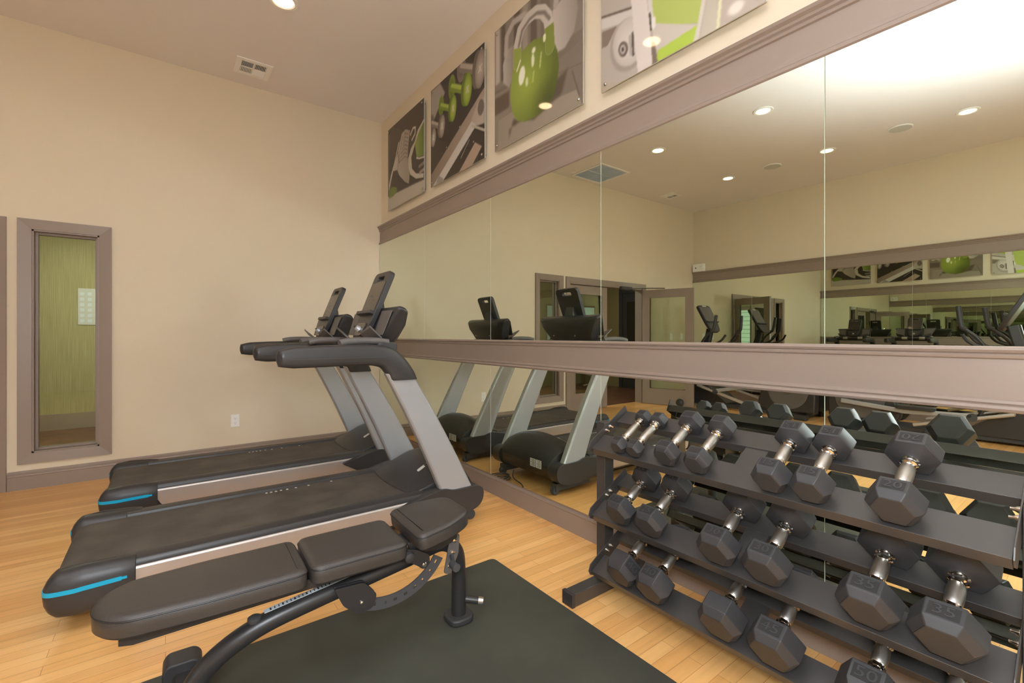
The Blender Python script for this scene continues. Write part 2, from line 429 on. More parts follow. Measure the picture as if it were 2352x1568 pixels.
struct('wall_lobby.002', bm, 'olive', label='lobby side wall with the glazed exterior door', cat='wall')
bm = BM()
for a, b, c, d in ((6.2, 6.3, 0, 2.1), (7.4, 7.5, 0, 2.1), (6.3, 7.4, 1.98, 2.1), (6.3, 7.4, 0, 0.2)): box(bm, (1.73, a, c), (1.77, b, d))
dd = struct('door_3', bm, 'trim', label='glazed exterior door at the side of the lobby', cat='door')
bm = BM(); box(bm, (1.745, 6.3, 0.2), (1.753, 7.4, 1.98)); part('door_pane', bm, 'glass', dd, flat=True)
# black door on the left side of the lobby, seen through the open doorway
LX = XL - 0.05
bm = BM()
for a, b, c, d in ((5.98, 6.08, 0, 2.25), (6.90, 7.0, 0, 2.25), (6.08, 6.90, 2.15, 2.25)): box(bm, (LX, a, c), (LX + 0.04, b, d))
box(bm, (LX, 6.08, 0), (LX + 0.025, 6.90, 2.15))
dk = struct('door_4', bm, 'blacksteel', label='black lobby door seen through the open doorway', cat='door')
bm = BM(); lathe(bm, [(0.02, LX + .025), (0.02, LX + .05), (0.03, LX + .07), (0.02, LX + .09)], 'x', (0, 6.82, 1.0), 14); part('door_handle', bm, 'standoff', dk)
bm = BM(); box(bm, (LX + .025, 6.2, .3), (LX + .03, 6.78, 1.95)); part('door_pane', bm, 'display_glass', dk, flat=True)
# lobby sheets
bm = BM(); box(bm, (-0.90, LB - 0.008, 1.33), (-0.52, LB - 0.002, 1.80), 0)
for i in range(5):
    for j in range(6): box(bm, (-0.88 + i * 0.072, LB - 0.0095, 1.36 + j * 0.07), (-0.84 + i * 0.072, LB - 0.008, 1.40 + j * 0.07), 1)
o = part('notice_board', bm, ['print', 'filter']); o['label'] = 'pale notice sheet with rows of small marks on the olive lobby wall'; o['category'] = 'notice'
# outside the lobby door
bm = BM(); box(bm, (1.8, 5.0, -0.1), (9, 14, -0.02)); struct('floor.002', bm, 'siding', label='pale concrete walk outside the lobby door', cat='floor')
bm = BM()
for k in range(20): prism(bm, [(5.0, k * 0.16), (4.98, k * 0.16), (5.0, k * 0.16 + 0.16)], 'y', 8.2, 14.0)
box(bm, (5.0, 8.2, 0), (5.2, 14, 3.2)); struct('wall_outside', bm, 'siding', label='white clapboard siding outside the lobby door', cat='wall')
random.seed(5)
bm = BM()
for k in range(420):
    p = Vector((4.4 + random.random() * 0.7, 5.4 + random.random() * 2.6, random.random() ** 0.8 * 2.6))
    s = 0.09 + random.random() * 0.08
    q = Euler((random.random() * 6, random.random() * 6, random.random() * 6)).to_matrix()
    vs = [bm.verts.new(p + q @ Vector(v) * s) for v in ((-1, 0, 0), (0, -.5, .1), (1, 0, 0), (0, .5, .1))]
    bm.faces.new(vs)
sh = thing('shrub', 'leafy green shrub outside the lobby door', 'shrub', (0, 0, -0.02))
part('foliage', bm, 'leaf', sh, flat=True)
bm = BM()
for k in range(5): tube(bm, [(4.75, 5.8 + k * 0.45, 0), (4.7 + 0.05 * k, 5.85 + k * 0.42, 2.0)], [0.03, 0.01], 8)
part('stem', bm, 'darkwood', sh)
lamp('lobby_fill', 'AREA', (-0.4, 6.7, 2.7), (0, 0, 0), 75, (1, 0.95, 0.85), shape='RECTANGLE', size=2.0, size_y=0.8)  # fill light added under the lobby ceiling to brighten the lobby
bm = BM(); 
for a, b in ((-1.42, -1.39), (0.59, 0.62)): box(bm, (a, 6.28, 2.715), (b, 7.12, 2.748))
for a, b in ((6.28, 6.3), (7.1, 7.12)): box(bm, (-1.42, a, 2.715), (0.62, b, 2.748))
lamp('lobby_fill', 'AREA', (-3.2, 6.6, 2.7), (0, 0, 0), 14, (1, 0.93, 0.8), shape='RECTANGLE', size=0.8, size_y=0.8)  # second fill light, added to lift the dark left side of the lobby
o = part('lobby_fill_frame', bm, 'white'); o['label'] = 'white rim around the added lobby fill light'; o['category'] = 'ceiling light'  # rim made up to go with the added lobby light

# frame of the unseen back window, added for its light
bm = BM()
for a, b, c, d in ((-1.05, -.97, .68, 2.42), (1.57, 1.65, .68, 2.42), (-1.05, 1.65, .68, .76), (-1.05, 1.65, 2.34, 2.42), (.28, .32, .76, 2.34)):
    box(bm, (a, YB - 0.12, c), (b, YB + 0.01, d))
w2 = struct('window_added', bm, 'trim', label='wide window added behind the viewpoint for fill light', cat='window')
bm = BM(); box(bm, (-.97, YB - 0.06, .76), (1.57, YB - 0.055, 2.34)); part('window_pane', bm, 'glass', w2, flat=True)

# ------------------------------------------------------------------ mirrors
SEAM = [5.112, 3.97, 2.863, 1.766, 0.666, -0.44, -1.55]
NTH = ['in the far corner', 'second from the far corner', 'third from the far corner', 'fourth from the far corner', 'fifth from the far corner', 'sixth from the far corner']
def mirror(side, i, z0, z1, row):
    y1, y0 = SEAM[i] - 0.0006, SEAM[i + 1] + 0.0006
    xf = W - 0.024 if side == 'right' else XL + 0.024
    xb = W - 0.018 if side == 'right' else XL + 0.018
    e = 0.0012
    bm = BM()
    F = [bm.verts.new((xf, y, z)) for y, z in ((y0 + e, z0), (y1 - e, z0), (y1 - e, z1), (y0 + e, z1))]
    G = [bm.verts.new((xf + (xb - xf) * 0.45, y, z)) for y, z in ((y0, z0), (y1, z0), (y1, z1), (y0, z1))]
    B = [bm.verts.new((xb, y, z)) for y, z in ((y0, z0), (y1, z0), (y1, z1), (y0, z1))]
    bm.faces.new(F).material_index = 0
    for P, Q in ((F, G), (G, B)):
        for j in range(4): bm.faces.new((P[j], Q[j], Q[(j + 1) % 4], P[(j + 1) % 4])).material_index = 1
    bm.faces.new(B[::-1]).material_index = 1
    o = part('mirror_panel', bm, ['mirror', 'edge'], None, flat=True)
    wall = 'right-hand wall' if side == 'right' else 'opposite wall, seen in reflection'
    o['label'] = '%s frameless mirror panel %s, %s' % ({'u': 'tall upper', 'l': 'low', 'f': 'full height'}[row], NTH[i], wall)
    o['category'] = 'mirror'
    o['group'] = '%s mirror panels on the %s' % ({'u': 'upper', 'l': 'lower', 'f': 'full height'}[row], 'right-hand wall' if side == 'right' else 'opposite wall')
for i in range(6):
    for s in ('right', 'left'):
        if s == 'left' and i > 4: continue
        if s == 'left': mirror(s, i, 0.150, 2.235, 'f')
        else: mirror(s, i, 1.150, 2.235, 'u'); mirror(s, i, 0.150, 0.975, 'l')

# ------------------------------------------------------------------ ceiling fixtures
def downlight(x, y, label):
    t = thing('downlight', label, 'ceiling light', (x, y, H), group='recessed ceiling downlights')
    bm = BM(); lathe(bm, [(0.100, 0), (0.100, -0.004), (0.094, -0.009), (0.076, -0.009), (0.070, -0.004), (0.070, 0)], 'z', n=32)
    bmesh.ops.delete(bm, geom=[f for f in bm.faces if len(f.verts) > 4], context='FACES')
    part('trim_ring', bm, 'white', t)
    bm = BM(); lathe(bm, [(0.070, -0.001), (0.070, -0.0035), (0.055, -0.0045)], 'z', n=32); part('lens', bm, 'lens', t)
    l = lamp('downlight_lamp', 'AREA', (0, 0, -0.0065), (0, 0, 0), DOWN_W, (1.0, 0.66, 0.36), shape='DISK', size=0.13)
    l.parent = t; l.location = (0, 0, -0.0065)
POS = ['nearest the prints', 'in the middle column', 'in the column along the opposite wall']
ROW = ['row nearest the end wall', 'middle row', 'row nearest the viewpoint']
for i, x in enumerate((0.685, -1.25, -3.03)):
    for j, y in enumerate((3.67, 2.34, 1.01)):
        downlight(x, y, 'round recessed downlight %s, %s' % (POS[i], ROW[j]))
for x, y, s in ((-3.05, 3.03, 'between the two far downlights'), (-2.97, 1.57, 'between the two near downlights')):
    t = thing('ceiling_speaker', 'round flush white ceiling speaker %s, seen in the mirror' % s, 'speaker', (x, y, H), group='round ceiling speakers')
    bm = BM(); lathe(bm, [(0.118, 0), (0.118, -0.006), (0.112, -0.009), (0.108, -0.009)], 'z', n=36); part('rim', bm, 'white', t)
    bm = BM(); lathe(bm, [(0.107, -0.008), (0.107, -0.0105), (0.05, -0.013)], 'z', n=36); part('grille', bm, 'speaker', t)
def register(x0, x1, y0, y1, label):
    t = thing('ceiling_vent', label, 'vent', ((x0 + x1) / 2, (y0 + y1) / 2, H))
    a, b = (x1 - x0) / 2, (y1 - y0) / 2
    bm = BM()
    f = 0.045
    for p in ((-a, -a + f, -b, b), (a - f, a, -b, b), (-a + f, a - f, -b, -b + f), (-a + f, a - f, b - f, b)): box(bm, (p[0], p[2], -0.008), (p[1], p[3], 0))
    box(bm, (-a + f, -0.006, -0.008), (a - f, 0.006, 0)); box(bm, (-0.006, -b + f, -0.009), (0.006, b - f, 0))
    part('vent_frame', bm, 'white', t, bevel=0.002)
    bm = BM(); box(bm, (-a + f, -b + f, -0.002), (a - f, b - f, -0.0005)); part('duct', bm, 'dark', t, flat=True)
    A, B = a - f, b - f
    def slats(name, x0, x1, y0, y1, along, n, tilt):
        bm = BM()
        for k in range(n):
            u = (k + 0.5) / n
            if along == 'x': obox(bm, ((x0 + x1) / 2, y0 + (y1 - y0) * u, -0.006), (x1 - x0, 0.0075, 0.0012), (tilt, 0, 0))
            else: obox(bm, (x0 + (x1 - x0) * u, (y0 + y1) / 2, -0.006), (0.0075, y1 - y0, 0.0012), (0, tilt, 0))
        part(name, bm, 'white', t, flat=True)
    slats('slat_bank', -A, -.006, -B, -.006, 'x', 7, 0.7); slats('slat_bank', -A, -.006, .006, B, 'y', 8, 0.7)
    slats('slat_bank', .006, A, -B, -.006, 'y', 8, -0.7); slats('slat_bank', .006, A, .006, B, 'x', 7, -0.5)
register(0.495, 0.78, 4.62, 4.91, 'white four-way ceiling vent above the far treadmill')
register(-3.24, -2.95, 4.60, 4.86, 'small white ceiling vent near the doors, seen in the mirror')
t = thing('return_vent', 'large square ceiling return grille with grey filter above the narrow window', 'vent', (-1.30, 4.72, H))
bm = BM()
for p in ((-.31, -.275, -.31, .31), (.275, .31, -.31, .31), (-.275, .275, -.31, -.275), (-.275, .275, .275, .31)): box(bm, (p[0], p[2], -0.012), (p[1], p[3], 0))
part('vent_frame', bm, 'white', t, bevel=0.003)
bm = BM()
for k in range(26): obox(bm, (0, -.265 + k * 0.0212, -0.006), (0.55, 0.015, 0.0012), (0.6, 0, 0))
box(bm, (-.004, -.275, -0.011), (.004, .275, -0.003)); box(bm, (-.275, -.004, -0.011), (.275, .004, -0.003))
part('slat_bank', bm, 'filter', t, flat=True)
bm = BM(); box(bm, (-.275, -.275, -0.002), (.275, .275, -0.0005)); part('filter_pad', bm, 'filter', t, flat=True)

# ------------------------------------------------------------------ acrylic prints
N = 230
def inpoly(U, V, pts):
    c = np.zeros(U.shape, bool); j = len(pts) - 1
    for i in range(len(pts)):
        xi, yi = pts[i]; xj, yj = pts[j]
        if yi != yj:
            c ^= ((yi > V) != (yj > V)) & (U < (xj - xi) * (V - yi) / (yj - yi) + xi)
        j = i
    return c.astype(float)
def blur(a, k):
    for _ in range(k):
        a = (np.roll(a, 1, 0) + a + np.roll(a, -1, 0)) / 3; a = (np.roll(a, 1, 1) + a + np.roll(a, -1, 1)) / 3
    return a
g = np.linspace(0, 1, N); UU, VV = np.meshgrid(g, g)
class Pic:
    def __init__(s, c): s.a = np.zeros((N, N, 3)) + np.array(c, float)
    def put(s, m, c):
        c = c if isinstance(c, np.ndarray) and c.ndim == 3 else np.array(c, float)
        s.a = s.a * (1 - m[..., None]) + c * m[..., None]
    def poly(s, pts, c, k=1, c2=None, d=(0, -1)):
        m = blur(inpoly(UU, VV, pts), k)
        if c2 is not None:
            us = [p[0] for p in pts]; vs = [p[1] for p in pts]
            t = (UU - min(us)) / (max(us) - min(us) + 1e-6) * d[0] + (VV - min(vs)) / (max(vs) - min(vs) + 1e-6) * d[1]
            lo, hi = min(0, d[0]) + min(0, d[1]), max(0, d[0]) + max(0, d[1])
            t = np.clip((t - lo) / (hi - lo), 0, 1)[..., None]
            s.put(m, np.array(c, float) * (1 - t) + np.array(c2, float) * t)
        else: s.put(m, c)
    def ell(s, cx, cy_, rx, ry, c, ang=0, k=1, c2=None):
        a = R(ang); X = (UU - cx) * math.cos(a) + (VV - cy_) * math.sin(a); Y = -(UU - cx) * math.sin(a) + (VV - cy_) * math.cos(a)
        q = (X / rx) ** 2 + (Y / ry) ** 2
        m = blur((q < 1).astype(float), k)
        if c2 is not None: s.put(m, np.array(c, float) * (1 - np.clip(q, 0, 1)[..., None]) + np.array(c2, float) * np.clip(q, 0, 1)[..., None])
        else: s.put(m, c)
    def line(s, pts, w, c, k=1):
        m = np.zeros((N, N))
        for (x0, y0), (x1, y1) in zip(pts[:-1], pts[1:]):
            L2 = (x1 - x0) ** 2 + (y1 - y0) ** 2 + 1e-9
            t = np.clip(((UU - x0) * (x1 - x0) + (VV - y0) * (y1 - y0)) / L2, 0, 1)
            d = np.hypot(UU - x0 - t * (x1 - x0), VV - y0 - t * (y1 - y0)); m = np.maximum(m, (d < w).astype(float))
        s.put(blur(m, k), c)
G1, G2, G3 = (142, 158, 74), (172, 186, 98), (92, 112, 46)
def pic_shoe():
    p = Pic((66, 56, 46)); p.poly([(0, 1), (1, 1), (1, .5), (0, .75)], (74, 64, 52), 20)
    p.poly([(0, .18), (.43, .16), (1, .13), (1, -.1), (0, -.1)], (178, 170, 158), 2)
    p.poly([(.03, .30), (.1, .27), (.4, .2), (.62, .17), (.98, .15), (1, .45), (.6, .6), (.3, .7), (.05, .5)], (52, 44, 38), 2)
    p.poly([(.996, .776), (.843, .709), (.765, .61), (.667, .566), (.597, .473), (.597, .369), (.652, .276), (.8, .192), (.982, .154), (.99, .2), (.8, .25), (.70, .33), (.68, .46), (.76, .56), (.85, .65), (1, .73)], (188, 180, 168), 1)
    p.poly([(1.001, .755), (.857, .666), (.777, .575), (.814, .431), (.885, .403), (1.01, .386)], G1, 1, G3, (1, 0))
    p.poly([(.82, .43), (.88, .4), (1, .38), (1, .36), (.88, .38), (.8, .41)], (190, 184, 170), 1)
    p.poly([(.334, .727), (.417, .82), (.528, .833), (.652, .776), (.615, .686), (.597, .589), (.585, .502), (.597, .395), (.637, .294), (.615, .184), (.513, .23), (.351, .347), (.284, .433), (.164, .453), (.1, .36), (.05, .275), (.028, .309), (.086, .419), (.164, .508), (.25, .578), (.308, .655)], (196, 188, 178), 1, (150, 140, 130), (1, 0))
    for k in range(7):
        y = .50 + k * .045; p.line([(.33 + .03 * k, y), (.5, y + .03), (.6, y - .02)], .006, (120, 110, 100))
    p.line([(.35, .5), (.30, .65), (.40, .80)], .006, (96, 86, 76)); p.line([(.30, .43), (.33, .56), (.44, .78)], .005, (110, 100, 90))
    p.line([(.658, .723), (.727, .775), (.785, .76), (.777, .694), (.697, .652)], .012, (190, 182, 170))
    p.line([(.33, .74), (.22, .56), (.10, .38), (.04, .27)], .013, (186, 178, 166))
    p.poly([(.039, .264), (.15, .27), (.267, .237), (.287, .181), (.164, .15), (.039, .149)], (104, 122, 42), 2)
    p.line([(.88, .3), (1, .31)], .02, (120, 112, 102)); p.line([(.9, .23), (1, .24)], .02, (150, 142, 132))
    p.line([(.02, 0), (.02, 1)], .004, (200, 196, 188))
    return p.a
def pic_dumbbells():
    p = Pic((56, 50, 44)); 
    p.poly([(0, .62), (.3, .86), (.2, 1), (0, 1)], (160, 152, 142), 6)
    rows = [(.06, .50, .10, 0), (.24, .55, .115, 0), (.46, .64, .125, 1), (.72, .71, .15, 1), (.93, .80, .17, 0)]
    for i, (x, y, r_, gr) in enumerate(reversed(rows)):
        c, c2, cd = ((166, 188, 78), (120, 142, 44), (96, 116, 36)) if gr else ((176, 166, 154), (128, 118, 108), (104, 96, 86))
        hx, hy = x - r_ * 1.9, y + r_ * .95
        p.ell(hx, hy, r_ * .45, r_ * .8, cd, 0, 1, c2)
        p.line([(hx, hy), (x - r_ * .3, y + r_ * .1)], r_ * .26, c2); p.line([(hx, hy + r_ * .1), (x - r_ * .3, y + r_ * .2)], r_ * .12, c)
        p.ell(x - r_ * .28, y + r_ * .1, r_ * .5, r_ * .98, cd, -6, 1); p.ell(x, y, r_ * .5, r_ * .98, c, -6, 1, c2)
        p.line([(x - r_ * .15, y - .02), (x + r_ * .12, y + .03)], .006, (210, 205, 190)); p.line([(x + r_ * .12, y - .03), (x - r_ * .1, y + .03)], .006, (205, 200, 186))
    p.poly([(.008, .133), (1, .615), (1, .477), (.24, .10), (.008, -.05)], (132, 116, 102), 1, (166, 152, 140), (1, 0))
    p.poly([(.046, .006), (.791, .395), (.885, .34), (.24, -.011)], (196, 192, 186), 1)
    p.poly([(.1, 0), (.17, .08), (.27, .02), (.22, -.02)], (150, 142, 134), 1)
    p.poly([(.55, -.01), (.847, .187), (.957, .115), (.791, -.01)], (170, 148, 130), 1)
    p.poly([(.78, .40), (.89, .52), (1, .53), (1, .30), (.88, .32)], (176, 166, 154), 2)
    p.ell(.94, .46, .05, .07, (110, 102, 94), 0, 1); p.line([(.80, .35), (1, .24)], .012, (180, 172, 160))
    p.line([(.6, .12), (.75, .24)], .006, (150, 146, 138))
    for x, y in ((.58, .42), (.33, .31), (.82, .20)): p.ell(x, y, .008, .008, (200, 198, 192))
    return p.a
def pic_kettlebell():
    p = Pic((120, 110, 98))
    p.poly([(0, 1.1), (1.1, 1.1), (1.1, .5), (0, .5)], (132, 122, 110), 3)
    for x, w, c in ((.04, .03, (186, 176, 164)), (.12, .025, (96, 86, 76)), (.30, .04, (92, 82, 72)), (.40, .03, (158, 148, 136)), (.50, .035, (100, 90, 80)), (.63, .05, (118, 108, 96)), (.86, .03, (150, 140, 128))):
        p.poly([(x - w, .55), (x + w, .55), (x + w, 1.1), (x - w, 1.1)], c, 4)
    p.poly([(0, .475), (.228, .454), (.736, .40), (1.05, .43), (1.05, -.1), (0, -.1)], (140, 129, 115), 2, (122, 112, 100), (1, 0))
    p.poly([(0, .44), (.2, .43), (.2, .30), (0, .30)], (98, 86, 74), 6)
    p.poly([(.705, .778), (.787, .80), (.855, .83), (.94, .78), (.955, .65), (.92, .52), (.83, .45), (.736, .46), (.70, .635)], (196, 188, 180), 3, (150, 140, 130), (1, 0))
    p.line([(.74, .80), (.76, .93), (.86, .99), (.95, .93), (.95, .80)], .028, (176, 168, 160), 3)
    p.poly([(.122, .52), (.115, .676), (.17, .77), (.27, .76), (.28, .6), (.24, .50), (.2, .45)], (186, 178, 170), 3, (140, 130, 120), (1, 0))
    p.line([(.155, .74), (.165, .88), (.25, .945), (.38, .93), (.45, .86)], .026, (178, 170, 162), 3)
    p.poly([(.05, .24), (.228, .245), (.736, .14), (.94, .115), (.99, 0), (.045, 0)], (150, 140, 126), 1)
    p.poly([(.25, .18), (.5, .08), (.8, .15), (.86, .30), (.7, .25), (.5, .14), (.2, .12), (.2, .04)], (92, 82, 68), 9)
    p.line([(.90, .26), (.97, .06)], .004, (96, 86, 74)); p.line([(.74, .31), (1, .27)], .003, (110, 100, 88))
    body = [(.26, .614), (.355, .66), (.497, .68), (.62, .64), (.716, .56), (.757, .47), (.772, .364), (.757, .264), (.716, .169), (.631, .11), (.52, .095), (.391, .107), (.305, .147), (.241, .234), (.215, .348), (.222, .457), (.24, .55)]
    p.poly(body, G1, 1, (84, 98, 36), (1, -.35))
    m = blur(inpoly(UU, VV, body), 2) * np.clip(1 - np.hypot(UU - .42, (VV - .40)) / .30, 0, 1); p.put(m * .8, (168, 186, 78))
    m = blur(inpoly(UU, VV, body), 2) * np.clip(1 - np.hypot(UU - .66, (VV - .16)) / .2, 0, 1); p.put(m * .8, (78, 84, 44))
    hp = [(.30, .60), (.305, .74), (.345, .84), (.43, .875), (.52, .875), (.60, .835), (.655, .76), (.675, .66), (.68, .53)]
    p.line(hp, .047, (198, 192, 184), 1); p.line([(a + .018, b - .018) for a, b in hp[1:-2]], .014, (132, 122, 112), 2)
    m = np.zeros((N, N))
    for (x0, y0), (x1, y1) in zip(hp[:-1], hp[1:]):
        t_ = np.clip(((UU - x0) * (x1 - x0) + (VV - y0) * (y1 - y0)) / ((x1 - x0) ** 2 + (y1 - y0) ** 2), 0, 1); m = np.maximum(m, (np.hypot(UU - x0 - t_ * (x1 - x0), VV - y0 - t_ * (y1 - y0)) < .047).astype(float))
    p.put(blur(m * (UU < .45) * (VV < .715 + (UU - .30) * -.3), 1), (146, 162, 76)); p.put(blur(m * (UU > .5) * (VV < .69), 1), (126, 142, 62))
    p.ell(.36, .475, .038, .07, (240, 244, 220), -8, 2); p.ell(.49, .53, .018, .05, (230, 236, 196), 0, 2); p.ell(.42, .40, .016, .035, (222, 228, 180), 0, 2)
    p.ell(.50, .60, .022, .022, (236, 240, 214), 0, 2); p.line([(.585, .54), (.57, .44)], .006, (205, 214, 140), 2); p.ell(.62, .63, .016, .03, (226, 232, 190), 0, 1); p.line([(.30, .54), (.34, .60)], .008, (228, 234, 196), 1)
    p.line([(.5, .44), (.49, .37)], .007, (190, 202, 110), 2)
    return p.a
def pic_bike():
    p = Pic((176, 168, 158))
    p.poly([(.007, .60), (.24, .47), (.24, 1.1), (0, 1.1)], G2, 1, (150, 172, 66), (1, 0))
    p.poly([(.007, .38), (.129, .355), (.051, .271), (.007, .279)], (128, 114, 102), 1)
    p.line([(0, .43), (.25, .36)], .03, (200, 196, 188), 1); p.line([(0, .475), (.25, .40)], .006, (96, 84, 74), 1)
    p.poly([(.36, .30), (.40, .2), (.67, .08), (.70, .20), (.71, .6), (.66, 1.1), (.36, 1.1)], G2, 1)
    p.poly([(.66, .075), (.638, -.02), (.40, -.02), (.426, .079)], (170, 196, 76), 1)
    p.poly([(.38, .235), (.66, .076), (.40, .06), (.39, .137)], (196, 190, 180), 1)
    p.poly([(.70, 1.1), (.72, .6), (.705, .18), (.66, -.02), (.63, -.02), (.66, .08), (.685, .2), (.69, .6), (.66, 1.1)], (204, 200, 186), 1)
    p.poly([(.72, 1.1), (.79, 1.1), (.785, .2), (.755, -.02), (.67, -.02), (.71, .18), (.73, .6)], (150, 138, 124), 3, (190, 184, 168), (0, -1))
    p.poly([(.80, 1.1), (1.1, 1.1), (1.1, -.1), (.76, -.1)], (182, 172, 160), 3, (156, 144, 130), (0, 1))
    p.line([(.80, 1.1), (.79, .2), (.762, -.05)], .009, (214, 212, 176), 1)
    p.ell(.205, .20, .125, .165, (158, 148, 138), 20, 3); p.ell(.215, .215, .115, .15, (206, 200, 192), 20, 2, (186, 178, 170))
    p.ell(.175, .19, .034, .05, (110, 100, 92), 20, 1); p.ell(.172, .19, .02, .03, (176, 168, 160), 20, 1); p.ell(.172, .19, .009, .014, (80, 74, 70), 20, 1)
    p.line([(.225, .24), (.235, .13)], .011, (170, 162, 154), 1); p.line([(.245, .25), (.25, .12)], .008, (92, 84, 78), 1)
    p.poly([(.232, .46), (.20, 1.1), (.32, 1.1), (.347, .389), (.39, -.02), (.285, -.02)], (212, 204, 198), 1)
    p.line([(.36, .44), (.372, .30), (.385, .22)], .014, (206, 202, 196), 1); p.line([(.365, .30), (.375, .2)], .005, (60, 52, 46), 1)
    p.ell(.392, .23, .014, .035, (222, 218, 212), 0, 1); p.poly([(.375, .13), (.40, .12), (.42, -.02), (.385, -.02)], (120, 108, 96), 1)
    p.ell(.86, .05, .04, .03, (220, 214, 204), 0, 4); p.poly([(0, .06), (.2, -.02), (0, -.02)], (176, 166, 150), 3)
    return p.a
def print_mat():
    m = bpy.data.materials.new('acrylic_photo_print'); m.use_nodes = True
    nt = m.node_tree; b = nt.nodes['Principled BSDF']
    a = nt.nodes.new('ShaderNodeVertexColor'); a.layer_name = 'ink'
    nt.links.new(a.outputs['Color'], b.inputs['Base Color'])
    b.inputs['Roughness'].default_value = 0.04; b.inputs['Specular IOR Level'].default_value = 0.5
    return m
PM = print_mat()
def artwork(y1, y0, pic, label):
    z0, z1 = 2.545, 3.43
    xf = W - 0.034
    t = thing('acrylic_print', label, 'picture', (xf, (y0 + y1) / 2, z0), group='square acrylic gym prints above the mirrors')
    # printed face: grid of vertices carrying the ink colour; local y from +w/2 (far end) to -w/2
    w, h = y1 - y0, z1 - z0
    verts = [(-0.0005, w / 2 - w * g[i], h * g[j]) for j in range(N) for i in range(N)]
    faces = [(j * N + i, j * N + i + 1, (j + 1) * N + i + 1, (j + 1) * N + i) for j in range(N - 1) for i in range(N - 1)]
    me = bpy.data.meshes.new('printed_face'); me.from_pydata(verts, [], faces)
    ca = me.color_attributes.new('ink', 'FLOAT_COLOR', 'POINT')
    a = np.clip(pic, 0, 255) / 255.0; a = np.where(a <= 0.04045, a / 12.92, ((a + 0.055) / 1.055) ** 2.4)
    ca.data.foreach_set('color', np.concatenate([a.reshape(-1, 3), np.ones((N * N, 1))], 1).astype(np.float32).ravel())
    me.materials.append(PM)
    o = bpy.data.objects.new('printed_face', me); COL.objects.link(o); o.parent = t
    bm = BM(); box(bm, (0, -w / 2, 0), (0.006, w / 2, h)); part('acrylic_sheet', bm, 'acryl', t, bevel=0.0008)
    for sy in (-1, 1):
        for zz in (0.035, h - 0.035):
            bm = BM(); lathe(bm, [(0.005, 0.033), (0.008, 0.030), (0.008, 0.0062), (0.009, -0.0008), (0.0095, -0.006), (0.006, -0.010)], 'x', (0, sy * (w / 2 - 0.033), zz), 14)
            part('standoff', bm, 'standoff', t)
artwork(4.84, 3.96, pic_shoe(), 'square print of white-laced running shoes, farthest along the wall')
artwork(3.82, 2.93, pic_dumbbells(), 'square print of green and grey dumbbells on a diagonal rack')
artwork(2.795, 1.895, pic_kettlebell(), 'square print of a glossy green kettlebell')
artwork(1.755, 0.87, pic_bike(), 'square print of white machine parts over green panels, nearest the viewpoint')

# ------------------------------------------------------------------ small wall fittings
t = thing('wall_outlet', 'white duplex outlet low on the end wall behind the treadmills', 'outlet', (0.533, D, 0.375))
bm = BM(); box(bm, (-0.036, -0.006, -0.06), (0.036, 0, 0.06)); part('cover_plate', bm, 'white', t, bevel=0.003)
for z in (0.022, -0.022):
    bm = BM(); prism(bm, rpoly([(-0.016, z - 0.014), (0.016, z - 0.014), (0.016, z + 0.014), (-0.016, z + 0.014)], 0.007), 'y', -0.008, -0.005)
    s = part('socket', bm, 'white', t)
    bm = BM(); box(bm, (-0.008, -0.0085, z - 0.002), (-0.006, -0.0075, z + 0.007)); box(bm, (0.006, -0.0085, z - 0.002), (0.008, -0.0075, z + 0.006)); lathe(bm, [(0.0025, -0.0085), (0.0025, -0.0075)], 'y', (0, 0, z - 0.008), 8)
    part('slot', bm, 'dark', s)
for x, s in ((-3.69, 'beside the open door leaf'), (-4.03, 'next to the corner of the opposite wall')):
    t = thing('switch_plate', 'white wall switch plate on the end wall %s' % s, 'switch', (x, D, 1.17))
    bm = BM(); box(bm, (-0.04, -0.006, -0.06), (0.04, 0, 0.06)); part('cover_plate', bm, 'white', t, bevel=0.003)
    bm = BM(); box(bm, (-0.014, -0.010, -0.03), (0.014, -0.005, 0.03)); part('toggle', bm, 'white', t, bevel=0.002)
t = thing('emergency_light', 'white boxy emergency light on the opposite wall moulding by the corner', 'emergency light', (XL + 0.003, 4.97, 2.432))
bm = BM(); box(bm, (0, -0.11, 0), (0.09, 0.11, 0.15)); part('housing', bm, 'white', t, bevel=0.008)
bm = BM(); lathe(bm, [(0.012, 0.09), (0.012, 0.094)], 'x', (0, 0.04, 0.07), 14); part('test_button', bm, 'dark', t)
bm = BM(); box(bm, (0.09, -0.09, 0.08), (0.092, -0.04, 0.1)); part('indicator', bm, 'filter', t)

